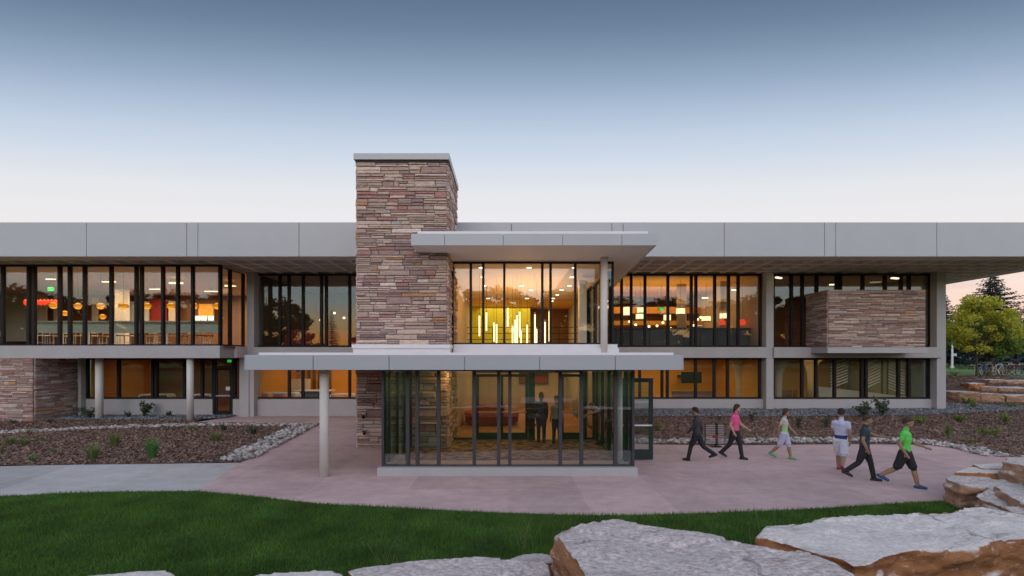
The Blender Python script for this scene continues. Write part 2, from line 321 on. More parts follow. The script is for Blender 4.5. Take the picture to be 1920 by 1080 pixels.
# ------------------------------------------------------------------ stone masonry
def stone_variants(mat, k=7):
    out = []
    for i in range(k):
        j = lambda a: random.uniform(-a, a)
        V = [(0,0,0),(1,0,0),(1,0,1),(0,0,1)]
        V += [(0+abs(j(.02)),-.72+j(.12),.03+abs(j(.05))),(1-abs(j(.02)),-.72+j(.12),.03+abs(j(.05))),(1-abs(j(.02)),-.72+j(.12),.97-abs(j(.05))),(0+abs(j(.02)),-.72+j(.12),.97-abs(j(.05)))]
        V += [(.06+abs(j(.05)),-1+j(.16),.16+j(.07)),(.5+j(.15),-.98+j(.18),.14+j(.08)),(.94-abs(j(.05)),-1+j(.16),.16+j(.07)),(.94-abs(j(.05)),-1+j(.16),.84+j(.07)),(.5+j(.15),-.98+j(.18),.86+j(.08)),(.06+abs(j(.05)),-1+j(.16),.84+j(.07))]
        Fc = [(0,1,5,4),(1,2,6,5),(2,3,7,6),(3,0,4,7),(4,5,10,9,8),(5,6,11,10),(6,7,13,12,11),(7,4,8,13),(8,9,12,13),(9,10,11,12)]
        me = bpy.data.meshes.new('stone'); me.from_pydata(V, [], Fc); me.materials.append(mat); me.update(); out.append((me, V, Fc))
    return out
SV = stone_variants(M['stone'])
def layout(U, H, bh, sw, gap=.012):
    res = []; z = 0
    while z < H-.02:
        h = min(random.uniform(*bh), H-z)
        if H-z-h < bh[0]*.5: h = H-z
        x = -random.uniform(0, sw[0])
        while x < U-.01:
            wd = random.uniform(*sw); x0, x1 = max(0, x), min(U, x+wd)
            if U-x1 < sw[0]*.4: x1 = U; wd = U-x
            if x1-x0 > .03:
                k = random.choices((1,2,3), (.30,.45,.25))[0] if h > bh[0]*1.3 else random.choices((1,2), (.55,.45))[0]
                cuts = sorted([0]+[((i+1)/k+random.uniform(-.12,.12)/k)*h for i in range(k-1)]+[h])
                for a, b in zip(cuts[:-1], cuts[1:]):
                    xs = [x0, x1]
                    if (x1-x0) > sw[0]*1.5 and random.random() < .5: xs = [x0, x0+(x1-x0)*random.uniform(.3,.7), x1]
                    for p, q in zip(xs[:-1], xs[1:]): res.append((p+gap/2, q-gap/2, z+a+gap/2, z+b-gap/2))
            x += wd
        z += h
    return [r for r in res if r[1]-r[0] > .02 and r[3]-r[2] > .012]
def ledge_wall(parent, P0, rz, U, H, bh, sw, limit, depth=(.03,.075), mass=None, skip=None):
    st = layout(U, H, bh, sw); st.sort(key=lambda r: -(r[1]-r[0])*(r[3]-r[2]))
    Rm = Matrix.Rotation(rz, 4, 'Z'); T = Matrix.Translation(Vector(P0)); mv, mf = [], []; cnt = 0
    for (a, b, c, d) in st:
        if skip and skip((a+b)/2, (c+d)/2): continue
        me, V, Fc = random.choice(SV); dp = random.uniform(*depth)
        Mt = T @ Rm @ Matrix.Translation((a, 0, c)) @ Matrix.Diagonal((b-a, dp, d-c, 1))
        if cnt < limit:
            o = bpy.data.objects.new('stone', me); link(o, parent); o.matrix_basis = Mt; cnt += 1
        else:
            k = len(mv); mv += [tuple(Mt @ Vector(p)) for p in V]; mf += [tuple(k+i for i in f) for f in Fc]
    if mv:
        me = bpy.data.meshes.new('stone_infill'); me.from_pydata(mv, [], mf); me.update(); me.materials.append(M['stone_mass'])
        o = link(bpy.data.objects.new('stone_infill', me), parent); o['kind'] = 'stuff'
    return cnt

# ------------------------------------------------------------------ main building
SOF = 7.47; YW = 25.4; YF = 21.0; YC = 25.0; YB = 22.9
BT = empty('building', (0,25,0), 'long two-storey glazed concrete building under a deep flat roof with grey fascia', 'building')
def P(o): # keep parts in world coordinates although parented to the empty
    o.parent = BT; o.matrix_parent_inverse = Matrix.Translation((0,-25,0)); return o
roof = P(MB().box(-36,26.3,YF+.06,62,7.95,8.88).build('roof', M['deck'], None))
fj = [-38.5,163-797.4,560-797.4]
joints = []
for k in range(-1, 4):
    joints += [350+398.7*(k), 371+398.7*(k), 560.5+398.7*k]
joints = sorted(X_(j, YF) for j in joints); joints = [j for j in joints if -35.5 < j < 26]
jx = [-36]+joints+[26.3]
for a, b in zip(jx[:-1], jx[1:]):
    link_o = MB().box(a+.012, b-.012, YF, YF+.055, SOF-.02, 8.93).build('fascia_panel', M['fascia'], roof, bevel=.006)
box('roof_edge_flashing', M['trim'], roof, -36, 26.3, YF+.06, YF+.3, 8.885, 8.95)
box('fascia_panel', M['fascia'], roof, 26.3, 26.36, YF, 60, SOF-.02, 8.93)
s = MB()
s.box(-36,26.28,YF+.06,YF+.95,SOF,7.94)
xr = list(np.arange(-35.9, 26.3, .924))
for y in np.arange(YF+1.9, 33, .95): s.box(-36,26.28,y-.09,y+.09,SOF+.005,7.94) if y < 26 else s.box(22.7,26.28,y-.07,y+.07,SOF+.005,7.94)
for x in xr:
    s.hexa([(x-.08,YF+.95,SOF),(x+.08,YF+.95,SOF),(x+.08,YW+.2 if x < 22.7 else 60,SOF),(x-.08,YW+.2 if x < 22.7 else 60,SOF),(x-.09,YF+.95,7.94),(x+.09,YF+.95,7.94),(x+.09,YW+.2 if x < 22.7 else 60,7.94),(x-.09,YW+.2 if x < 22.7 else 60,7.94)])
s.box(25.6,26.29,YF+.95,60,SOF-.002,7.94)
s.build('waffle_soffit', M['soffit'], roof)
# columns
for (x0, x1) in ((-13.5,-13.12),(-4.9,-4.5),(4.55,4.95),(13.37,13.75),(22.19,22.66)):
    P(MB().box(x0,x1,YC,YW+.3,-.2,SOF+.3).build('column', M['concrete'], None, bevel=.012))
P(MB().box(-13.85,-13.36,YC-.06,YW,-.2,3.05).build('column', M['concrete'], None, bevel=.012))
# spandrels and sill walls
zb0, zb1 = Z_(671,YC), Z_(651,YC)
P(MB().box(-13.1,-4.9,YC-.12,YW+.2,zb0,zb1).build('spandrel', M['concrete'], None, bevel=.012))
P(MB().box(3.9,X_(1439,YC-.12),YC-.12,YW+.2,zb0,zb1).build('spandrel', M['concrete'], None, bevel=.012))
P(MB().box(X_(1450,YC-.05),X_(1767,YC-.12),YC-.12,YW+.2,zb0,zb1).build('spandrel', M['concrete'], None, bevel=.012))
zs = Z_(747.5,YW)
for x0, x1 in ((-22.1,X_(400,YW)),(X_(438,YW),-13.86),(-13.35,-4.9),(3.4,13.38),(13.74,22.2)):
    P(MB().box(x0,x1,YW-.08,YW+.25,-.2,zs-.02).build('sill_wall', M['concrete'], None, bevel=.008))
P(MB().box(22.2,22.62,YW+.32,60,-.2,SOF).build('end_wall', M['concrete'], None))
# cafe bay slab on round columns
P(MB().box(-36,X_(412,YB),YB,YW+.2,zb0-.01,Z_(648,YB)).build('bay_slab', M['concrete'], None, bevel=.012))
P(MB().box(X_(412,YB)+.002,-13.52,YB+1.2,YW+.2,zb0+.02,Z_(648,YB)-.01).build('bay_slab_return', M['soffit'], None))
for px, py, r in ((183,787,.165),(354,790,.15)):
    x, y = G(px, py); P(MB().lathe([(r,-.1),(r,3.05)], (x,y+.1,0), 28).build('round_column', M['col'], None, smooth=False)).data.shade_smooth()
P(MB().box(-22.3,X_(161,YW),YW-.3,YW+.1,-.2,3.03).build('pilaster', M['concrete'], None))

def window(bars, z0, z1, y, mw=.12, dep=.16, glass='glass', frame='frame', axis='x', flip=1, fw=None, skip_panes=(), parent=None, sill=None):
    fw = fw or mw*.75
    def bx(mb, a0, a1, d0, d1, q0, q1):
        return mb.box(a0,a1,y+d0,y+d1,q0,q1) if axis == 'x' else mb.box(y+d0,y+d1,a0,a1,q0,q1)
    fr = MB(); a, b = bars[0], bars[-1]
    bx(fr,a,b,0,dep,z1-fw,z1); bx(fr,a,b,0,dep,z0,z0+fw*.8); bx(fr,a,a+fw,.003,dep-.003,z0+fw*.8,z1-fw); bx(fr,b-fw,b,.003,dep-.003,z0+fw*.8,z1-fw)
    o = fr.build('window', M[frame], None)
    if parent is None: P(o)
    else: o.parent = parent
    edges = [a+fw]
    for m in bars[1:-1]:
        bx(MB(), m-mw/2, m+mw/2, -.012, dep-.01, z0+fw*.8, z1-fw).build('mullion', M[frame], o); edges += [m-mw/2, m+mw/2]
    edges.append(b-fw)
    for i in range(0, len(edges), 2):
        if edges[i+1]-edges[i] > .03 and i//2 not in skip_panes:
            bx(MB(), edges[i], edges[i+1], dep*.45, dep*.45+.02, z0+fw*.8, z1-fw).build('pane', M[glass], o)
    return o
xw = lambda pxs, Y=YW: [X_(p, Y) for p in pxs]
zt, zbm = SOF-.005, Z_(651,YW)+.02
window(xw([-330,-280,-232,-215,-165,-120,-60,-25,3,52,62,110,129,157,207,254,264,304,332,360,412],YB), Z_(648,YB)+.0, SOF-.005, YB, .11)
window([YB+.16,YB+1.0,YW-.3], Z_(648,YB), SOF-.005, X_(412,YB)-.16, .11, axis='y')
window(xw([480,524,541,567.5,602,611,655,690,735,770]), zbm, zt, YW)
window(xw([1090,1130,1166,1184,1210,1253,1297,1305.6,1341,1367,1385,1428]), zbm, zt, YW)
window(xw([1450,1485,1505.5,1532.5,1570,1577,1619,1661,1691,1706,1747]), zbm, zt, YW)
window(xw([161,221,285,292,345,378,400]), zs, 3.03, YW)
window(xw([438,461]), zs, 3.03, YW)
window(xw([479,541.6,567,655,690,740,770]), zs, zb0, YW)
window(xw([1150,1200,1242,1252,1305,1340,1365,1427]), zs, zb0, YW)
window(xw([1450,1505,1531,1566,1617,1625,1686,1706,1745]), zs, zb0, YW)
# glazed door at the left
def glass_door(name, parent, x0, x1, z0, z1, y, frame='frame', glass='glass', st=.11, bot=.24, bar=True, axis='x', handle_side=1):
    f = MB(); bx = (lambda mb,a0,a1,d0,d1,q0,q1: mb.box(a0,a1,y+d0,y+d1,q0,q1)) if axis == 'x' else (lambda mb,a0,a1,d0,d1,q0,q1: mb.box(y+d0,y+d1,a0,a1,q0,q1))
    bx(f,x0,x0+st,0,.05,z0,z1); bx(f,x1-st,x1,0,.05,z0,z1); bx(f,x0+st,x1-st,.002,.048,z1-st,z1); bx(f,x0+st,x1-st,.002,.048,z0,z0+bot)
    o = f.build(name, M[frame], parent)
    bx(MB(),x0+st,x1-st,.018,.034,z0+bot,z1-st).build('pane', M[glass], o)
    if bar: bx(MB(),x0+.04,x1-.04,-.07,-.04,z0+1.0,z0+1.045).build('push_bar', M['steel'], o, bevel=.01)
    return o
dz = Z_(690,YW)
dr = P(glass_door('door', None, X_(404,YW), X_(434,YW), .02, dz, YW))
box('door_notice', M['white'], dr, X_(423.5,YW), X_(431,YW), YW-.004, YW+.012, Z_(732,YW), Z_(725,YW))
P(MB().box(X_(400,YW),X_(404,YW)-.01,YW-.02,YW+.14,0,3.03).box(X_(434,YW)+.01,X_(438,YW),YW-.02,YW+.14,0,3.03).box(X_(404,YW)-.01,X_(434,YW)+.01,YW-.015,YW+.14,dz+.02,dz+.1).build('door_frame', M['frame'], None))
P(MB().box(X_(404,YW),X_(434,YW),YW+.06,YW+.08,dz+.1,3.03).build('transom_pane', M['glass'], None))

# stone wall under the cafe
SW = empty('stone_wall', (-28,23,0), 'low wall of stacked sandstone under the cafe floor slab, beside the round columns', 'stone wall')
def place(o, root): o.parent = root; o.matrix_parent_inverse = Matrix.Translation(-root.location); return o
xsw = X_(61,YB)
place(MB().box(-36,xsw-.05,YB+.10,YW-.05,-.2,3.02).build('wall_core', M['mortar'], None), SW)
Lw = empty('stone_face', (0,0,0)); 
def ledge_on(root, *a, **k):
    fake = []; before = set(bpy.data.objects); n = ledge_wall(None, *a, **k)
    for o in bpy.data.objects:
        if o not in before: place(o, root)
    return n
bpy.data.objects.remove(Lw)
ledge_on(SW, (xsw-3.2,YB+.10,0), 0, 3.15, 3.02, (.10,.2), (.4,1.3), 170)
ledge_on(SW, (xsw-.05,YB+.12,0), math.pi/2, YW-YB-.1, 3.02, (.10,.2), (.35,1.1), 130)

# stone bay at the right
SB = empty('stone_bay', (18,24,3), 'red sandstone box projecting from the upper windows above a thin concrete ledge', 'stone bay')
bx0, bx1, by = X_(1510,YW), X_(1738,23.6), 23.6
bx0 = X_(1552,23.6); zb_, zt_ = Z_(651,23.6), Z_(543,23.6)
place(MB().box(bx0+.06,bx1-.03,by+.07,YW-.02,zb_,zt_-.02).build('bay_core', M['mortar'], None), SB)
place(MB().box(bx0-.02,bx1+.02,by-.03,YC-.13,Z_(662,23.6),zb_-.003).build('bay_ledge', M['concrete'], None, bevel=.01), SB)
ledge_on(SB, (bx0+.06,by+.07,zb_), 0, bx1-bx0-.09, zt_-zb_, (.07,.16), (.5,1.5), 210, depth=(.03,.06))
ledge_on(SB, (bx0+.06,YW-.02,zb_), -math.pi/2, YW-by-.09, zt_-zb_, (.07,.16), (.4,1.0), 90, depth=(.03,.06))

# ------------------------------------------------------------------ stone tower
YT = 16.3; tx0, tx1 = X_(665,YT), X_(841,YT); YTB = 19.3; tz = Z_(303,YT)
TW = empty('stone_tower', (-3.6,17.8,0), 'tall square tower of stacked sandstone with a grey metal cap', 'stone tower')
place(MB().box(tx0+.06,tx1-.06,YT+.06,YTB-.06,-.2,tz).build('tower_core', M['mortar'], None), TW)
ledge_on(TW, (tx0+.06,YT+.06,0), 0, tx1-tx0-.12, tz-.02, (.12,.27), (.35,1.2), 300, depth=(.03,.085), skip=lambda u, v: 2.85 < v < 3.15)
ledge_on(TW, (tx1-.06,YT+.06,0), math.pi/2, YTB-YT-.12, tz-.02, (.12,.27), (.35,1.1), 0, depth=(.03,.085))
ledge_on(TW, (tx0+.06,YTB-.06,0), -math.pi/2, YTB-YT-.12, tz-.02, (.2,.4), (.5,1.4), 0, depth=(.03,.07))
zc = Z_(288,YT)
place(MB().box(tx0-.03,tx1+.03,YT-.04,YTB+.04,tz+.06,zc).build('tower_cap', M['fascia'], None, bevel=.01), TW)
place(MB().box(tx0+.02,tx1-.02,YT+.02,YTB-.02,tz-.02,tz+.06).build('cap_shadow_gap', M['black'], None), TW)
place(MB().box(tx0-.04,tx1+.05,YT-.06,YTB,3.05,Z_(653,YT)).box(tx0-.07,tx1+.08,YT-.10,YTB,Z_(653,YT),Z_(646,YT)).build('base_flashing', M['trim'], None), TW)

# ------------------------------------------------------------------ entrance pavilion
EP = empty('entrance_pavilion', (0,15,0), 'glass entrance pavilion with two thin flat canopies beside the stone tower', 'entrance pavilion')
PE = lambda o: place(o, EP)
YL = 17.4; lx0, lx1 = tx1+.02, X_(1150,YL)
sl = -.07; zso = lambda y: 6.52+sl*(y-YL)
Y0 = 15.43; cx0, cx1 = X_(770,Y0), X_(1230,Y0)
# upper canopy
ct = Z_(438,Y0)
cz = zso(Y0); cb = 24.5
uc = PE(MB().hexa([(cx0+.02,Y0+.05,cz),(cx1-.02,Y0+.05,cz),(cx1-.02,cb,zso(cb)),(cx0+.02,cb,zso(cb)),(cx0+.02,Y0+.05,ct-.03),(cx1-.02,Y0+.05,ct-.03),(cx1-.02,cb,ct-.3),(cx0+.02,cb,ct-.3)]).build('upper_canopy', M['canopy_soffit'], None))
cj = [770,833.5,944,1055,1166,1230]
for a, b in zip(cj[:-1], cj[1:]): MB().box(X_(a,Y0)+.01,X_(b,Y0)-.01,Y0,Y0+.045,cz-.015,ct).build('fascia_panel', M['fascia'], uc, bevel=.005)
MB().hexa([(cx1-.018,Y0,cz-.01),(cx1+.02,Y0,cz-.01),(cx1+.02,cb,zso(cb)-.01),(cx1-.018,cb,zso(cb)-.01),(cx1-.018,Y0,ct),(cx1+.02,Y0,ct),(cx1+.02,cb,ct-.28),(cx1-.018,cb,ct-.28)]).build('side_fascia', M['fascia'], uc)
MB().box(X_(783,Y0+.3),X_(1215,Y0+.3),Y0+.3,Y0+.4,ct-.1,Z_(433.5,Y0+.3)).build('roof_edge', M['trim'], uc)
# lower canopy
Y1 = 11.9; dx0, dx1 = X_(459,Y1), X_(1280,Y1); lz0, lz1 = Z_(692.7,Y1), Z_(665.5,Y1)
lc = PE(MB().box(dx0+.02,tx0-.1,Y1+.05,24.9,lz0,lz1-.03).box(tx0-.1,tx1+.1,Y1+.05,YT-.1,lz0,lz1-.03).box(tx1+.1,dx1-.02,Y1+.05,17.3,lz0,lz1-.03).build('lower_canopy', M['canopy_soffit'], None))
lj = [459,587,729.5,871,1012,1153.5,1280]
for a, b in zip(lj[:-1], lj[1:]): MB().box(X_(a,Y1)+.01,X_(b,Y1)-.01,Y1,Y1+.045,lz0-.012,lz1).build('fascia_panel', M['fascia'], lc, bevel=.005)
MB().box(dx0-.01,dx0+.018,Y1,24.9,lz0-.01,lz1).build('side_fascia', M['fascia'], lc)
MB().box(dx1-.018,dx1+.02,Y1,17.3,lz0-.01,lz1).build('side_fascia', M['fascia'], lc)
MB().box(X_(485,12.4),X_(1263,12.4),12.4,12.55,lz1-.05,Z_(661,12.4)).build('roof_edge', M['trim'], lc)
x, y = G(608,893); PE(MB().lathe([(.115,-.05),(.115,2.78)], (x,y,0), 28).build('round_column', M['col'], None)).data.shade_smooth()
x = X_(1132.5,16.9); PE(MB().lathe([(.122,3.05),(.122,6.66)], (x,16.9,0), 28).build('round_column', M['col'], None)).data.shade_smooth()
# flashing under the upper lobby glass
PE(MB().box(tx1+.1,lx1+.08,YL-.55,YL+.1,3.0,Z_(653,YL-.5)).box(tx1+.1,lx1+.06,YL-.4,YL+.12,Z_(653,YL-.5),Z_(646,YL)).build('base_flashing', M['trim'], None))
# upper lobby glass
zlb, zlt = Z_(645.5,YL), 6.515
window([X_(p,YL) for p in (847,882.5,906,945.5,1017,1032.5,1079,1128,1151)], zlb, zlt, YL, .085, .14, 'glass', 'frame', parent=None).name = 'window'
window([YL+.14,19.2,20.6,22.4,YW-.1], zlb, 6.2, lx1-.14, .085, .14, 'glass', 'frame', axis='y')
# vestibule
YV = 12.66; vx0, vx1 = X_(715,YV), X_(1190,YV); vz0, vz1 = Z_(875.5,YV), lz0-.002; yin = 17.85
b0, b1 = X_(707,12.49), X_(1196,12.49)
PE(MB().box(b0,b1,12.49,12.95,-.1,Z_(877.5,12.49)).box(b0,b0+.35,12.95,14.2,-.1,Z_(877.5,12.49)).box(b1-.35,b1,12.95,13.3,-.1,Z_(877.5,12.49)).build('vestibule_base', M['concrete'], None, bevel=.008))
wv = window([X_(p,YV) for p in (715,764.5,782,822,889,935,956,1051,1090.5,1154.6,1190)], vz0, vz1, YV, .085, .12, 'vglass', 'vframe', fw=.06); wv.parent = EP; wv.matrix_parent_inverse = Matrix.Translation(-EP.location)
PE(MB().box(b0+.06,b1-.06,12.55,12.85,vz0-.075,vz0-.002).build('vestibule_sill', M['vframe'], None))
for side, xx in (('l', vx0), ('r', vx1-.1)):
    yb = YT-.05 if side == 'l' else yin
    bars = [YV+.13,13.25,14.25,15.2,yb] if side == 'l' else [YV+.13,13.35,14.4,15.6,16.7,yb]
    ww = window(bars, .02, vz1, xx, .08, .1, 'vglass', 'green_frame', axis='y', fw=.06, skip_panes=((1,) if side == 'r' else ())); ww.parent = EP; ww.matrix_parent_inverse = Matrix.Translation(-EP.location)
# side doors: closed at the left, the right leaf stands open across the walk
place(glass_door('door', None, 13.3, 14.2, .02, 2.2, vx0-.02, 'green_frame', 'vglass', axis='y'), EP)
od = empty('door'); bpy.data.objects.remove(od)
place(glass_door('door', None, vx1+.03, vx1+1.0, .03, 2.45, 14.38, 'green_frame', 'vglass', st=.12, bot=.3), EP)
place(MB().tube([(vx1+.12,14.33,1.05),(vx1+.12,14.27,1.05),(vx1+.9,14.27,1.05),(vx1+.9,14.33,1.05)], .016, 8).build('door_pull', M['steel'], None), EP)
x, y = G(1161,868); place(MB().lathe([(.095,0),(.095,2.77)], (x,y,0), 24).build('round_column', M['col'], None), EP).data.shade_smooth()
# vestibule floor mat and inner doors
place(MB().box(vx0+.12,vx1-.12,12.97,14.35,-.02,.012).build('vestibule_floor', M['mortar'] if False else m_pink, None), EP)
place(MB().box(vx0+.12,vx1-.12,14.36,yin-.02,-.02,.022).build('entrance_mat', M['carpet'], None), EP)
fz = .03
def ix(px): return X_(px, yin)
idr = [(893,938),(938.5,990),(1052,1093)]
for a, b in idr: place(glass_door('door', None, ix(a), ix(b), fz, 2.45, yin, 'green_frame', 'glass', st=.1, bot=.26), EP)
iw = window([ix(846),ix(890)], fz+.0, 2.74, yin, .08, .12, 'glass', 'green_frame', fw=.09); iw.parent = EP; iw.matrix_parent_inverse = Matrix.Translation(-EP.location)
iw = window([ix(1096),ix(1150),vx1-.1], fz, 2.74, yin, .08, .12, 'glass', 'green_frame', fw=.09); iw.parent = EP; iw.matrix_parent_inverse = Matrix.Translation(-EP.location)
place(MB().box(ix(890)+.002,ix(893)-.01,yin,yin+.12,0,2.5).box(ix(990)+.01,ix(1003),yin,yin+.12,0,2.5).box(ix(1047),ix(1052)-.01,yin,yin+.12,0,2.5).box(ix(1093)+.01,ix(1096)-.002,yin,yin+.12,0,2.5).box(ix(890)+.002,ix(1096)-.002,yin+.003,yin+.117,2.502,2.76).build('door_frame', M['green_frame'], None), EP)

# cameras fixed to the tower
for i, (px, py, lb) in enumerate(((684,777,'small dark security camera on the tower stone, the upper of two'),(686,807,'small dark intercom camera on the tower stone, the lower of two'))):
    o = empty('security_camera', (X_(px,YT),YT-.06,Z_(py,YT)), lb, 'camera', 'cameras on the tower')
    box('wall_plate', M['steel'], o, -.06,.06,-.03,.02,-.06,.06, .005); MB().tube([(0,-.03,0),(0,-.12,-.02)], .02, 8).build('arm', M['black'], o); MB().tube([(-.02,-.10,-.03),(.05,-.26,-.06)], .05, 12).build('housing', M['black'], o)
# ------------------------------------------------------------------ interiors
def room(x0, x1, y0, y1, z0, z1, back, floor, ceil, left=None, right=None, t=.06, ry=None):
    P(MB().box(x0,x1,y0,y1,z0-t,z0).build('interior_floor', M[floor], None))
    P(MB().box(x0,x1,y0,y1,z1,z1+t).build('interior_ceiling', M[ceil], None))
    P(MB().box(x0,x1,y1,y1+.1,z0,z1).build('interior_wall', M[back], None))
    for x, m in ((x0, left or back), (x1-.08, right or back)):
        ys = ry if (ry and x > x0) else y0
        P(MB().box(x,x+.08,ys,y1-.005,z0+.002,z1-.002).build('interior_wall', M[m], None))
FU = 3.60
room(-36, -13.55, YB+.22, 34, FU, 7.40, 'brown', 'brown', 'beige', right='dark', ry=YW+.4)
P(MB().box(-13.50,-13.42,YW+.3,34,FU,7.4).build('interior_wall', M['dark'], None))
room(-13.1, -5.2, YW+.25, 33, FU+.01, 7.40, 'dark', 'dark', 'soffit')
room(4.95, 13.35, YW+.25, 37, FU+.01, 7.36, 'brown', 'dark', 'amber', left='brown', right='beige')
room(13.8, 22.15, YW+.25, 35, FU+.01, 7.38, 'brown', 'dark', 'beige', right='beige')
room(-22.1, -13.9, YW+.25, 30.5, .0, 2.98, 'brown', 'warmfloor', 'dark', left='orange', right='orange')
room(-13.35, -5.2, YW+.25, 30.5, .0, 2.98, 'orange', 'warmfloor', 'beige')
room(3.95, 13.4, YW+.25, 31, .0, 2.98, 'orange', 'warmfloor', 'beige')
room(13.8, 22.15, YW+.25, 32, .0, 2.98, 'tan', 'warmfloor', 'dark', right='teal')
# lobby: open through two storeys
PB = lambda o: place(o, EP)
PB(MB().box(lx0-.1,3.7,yin+.13,30,-.03,.02).build('interior_floor', M['warmfloor'], None))
PB(MB().box(lx0-.2,lx0-.1,19.3,30,.0,6.5).build('interior_wall', M['beige'], None))
PB(MB().box(3.68,lx1-.02,yin+.13,25.3,-.1,zlb-.01).box(3.68,lx1-.02,25.35,30,-.1,6.3).build('interior_wall', M['beige'], None))
PB(MB().box(lx0-.1,3.68,30,30.1,0,3.2).build('interior_wall', M['beige'], None))
PB(MB().box(lx0-.1,1.3,28,28.1,3.6,6.0).build('interior_wall', M['lime'], None))
PB(MB().box(1.3,3.68,29.4,29.5,3.6,6.0).build('interior_wall', M['brown'], None))
PB(MB().box(lx0-.1,3.68,24.4,30,6.0,6.06).build('interior_ceiling', M['amber'], None))
PB(MB().box(lx0-.1,3.68,24.0,30,3.2,3.6).build('mezzanine_floor', M['beige'], None))
for (x, y0) in ((2.9,19.6),(3.3,22.2)): PB(MB().box(x,x+.3,y0,y0+.3,0,6.2).build('interior_column', M['white'], None))
rl = MB()
for z in (3.95,4.25,4.55): rl.box(lx0-.05,3.66,24.05,24.08,z,z+.03)
for x in np.arange(lx0+.1, 3.6, 1.1): rl.box(x,x+.04,24.03,24.10,3.6,4.62)
PB(rl.build('railing', M['black'], None))

# lamps that light the rooms
lamp('cafe_light', (-18,27,7.2), 5, 250, (1,.64,.33), sy=3); lamp('cafe_light', (-25,27,7.2), 5, 220, (1,.70,.40), sy=3); lamp('cafe_light', (-20,31,7.2), 8, 460, (1,.78,.52), sy=2)
lamp('lounge_light', (-9,30,7.2), 4, 60, (1,.60,.28), sy=2)
lamp('dining_uplight', (9.2,29,6.2), 7, 110, (1,.60,.22), True, 5); lamp('dining_light', (9.2,32,7.2), 6, 170, (1,.62,.28), sy=5)
lamp('gallery_light', (18,29,7.2), 6, 95, (1,.64,.32), sy=3)
lamp('hall_light', (-18,28,2.9), 6, 26, (1,.55,.22), sy=2); lamp('play_room_light', (-9.2,28.3,2.9), 6, 85, (1,.66,.32), sy=3)
lamp('common_room_light', (8.5,28.5,2.9), 7, 100, (1,.64,.3), sy=3); lamp('stair_light', (18,28.8,2.9), 6, 75, (1,.62,.28), sy=3)
lamp('lobby_light', (.8,20.5,6.1), 4, 70, (1,.56,.18), sy=4); lamp('mezzanine_light', (.4,27,5.9), 4, 75, (1,.74,.34), sy=2); lamp('lobby_uplight', (.8,21,4.6), 3, 90, (1,.48,.11), True, 3)
lamp('lower_lobby_light', (.8,26.5,3.1), 4, 95, (1,.60,.26), sy=4); lamp('vestibule_light', (.2,16.0,2.7), 4, 26, (1,.62,.3), sy=1)
lamp('stone_wash', (-1.75,16.0,2.72), .3, 14, (1,.55,.2))

# ------------------------------------------------------------------ fittings and furniture
def ceil_y(py, z): return F*(z-CAMZ)/(VY-py)
proto = None
ORD = ['first','second','third','fourth','fifth','sixth','seventh','eighth','ninth','tenth','eleventh','twelfth','thirteenth','fourteenth','fifteenth','sixteenth']
dlights = [(902,501),(992,501),(1077,501),(905,519),(1072,519),(908,535),(978,535),(1068,535),(996,543),(1053,543),(915,559),(988,559),(1045,552),(1037,559),(1035,564)]
for i, (px, py) in enumerate(dlights):
    t = (VY-py)/F; y = (6.52-sl*0+(-sl)*YL-CAMZ)/(t-sl) if True else 0
    y = (6.52 - sl*YL - CAMZ)/(t - sl)
    if y > 24: y = ceil_y(py, 6.0); z = 5.99
    else: z = zso(y)-.012
    o = MB().lathe([(.085,-.012),(.085,.012)], (0,0,0), 16).build('downlight', M['e_down'], None); o.location = (X_(px,y), y, z)
    MB().lathe([(.11,-.006),(.11,.013)], (0,0,0), 16).build('trim_ring', M['white'], o)
    tag(o, 'recessed lobby downlight, '+ORD[i]+' from the glass inward, '+('toward the tower' if px < 940 else 'in the middle' if px < 1020 else 'toward the round column'), 'downlight', 'downlights in the lobby ceiling')
tubes = [(899,592,630),(912,586,620),(926,605,640),(931,608,650),(952,578,612),(961,612,652),(966,600,652),(969.5,591,646),(974.5,585,632),(977,620,655),(988.5,609,650),(1003,590,643),(1006,617,655),(1022,604,652),(1030,584,640)]
for i, (px, a, b) in enumerate(tubes):
    y = 19.0+(i*37 % 15)*.16; z1, z0 = Z_(a,y), Z_(b,y); x = X_(px,y)
    o = empty('tube_pendant', (x,y,z0), ORD[i]+' glowing tube pendant counting from the stone tower in the upper lobby cluster', 'pendant lamp', 'tube pendants in the lobby')
    MB().tube([(0,0,0),(0,0,z1-z0)], .026, 10).build('glowing_tube', M['e_tube'], o)
    MB().tube([(0,0,z1-z0),(0,0,z1-z0+.09)], .03, 10).build('cap', M['steel'], o)
    MB().tube([(0,0,z1-z0+.09),(0,0,zso(y)-z0)], .006, 5).build('cord', M['black'], o)
def globe(px, py, y, r, ceil):
    z = Z_(py, y); o = empty('globe_pendant', (X_(px,y),y,z), None, None)
    prof = []
    for k in range(9):
        a = -1.35+2.7*k/8; prof.append((r*math.cos(a)*(1.0 if k % 2 else .82), r*.85*math.sin(a)))
    MB().lathe(prof, (0,0,0), 16).build('shade', M['e_orange'], o)
    for k in (-.35,.1,.5): MB().lathe([(r*1.22*math.cos(k),r*.85*math.sin(k)-.014),(r*1.22*math.cos(k),r*.85*math.sin(k)+.014)], (0,0,0), 16).build('shade_ring', M['brown'], o)
    MB().tube([(0,0,r*.85),(0,0,ceil-z)], .007, 5).build('cord', M['black'], o); return o
gl = [(100,573),(146,574),(188.5,574),(231.5,574),(276,574),(320,574),(364,574),(407,574)]
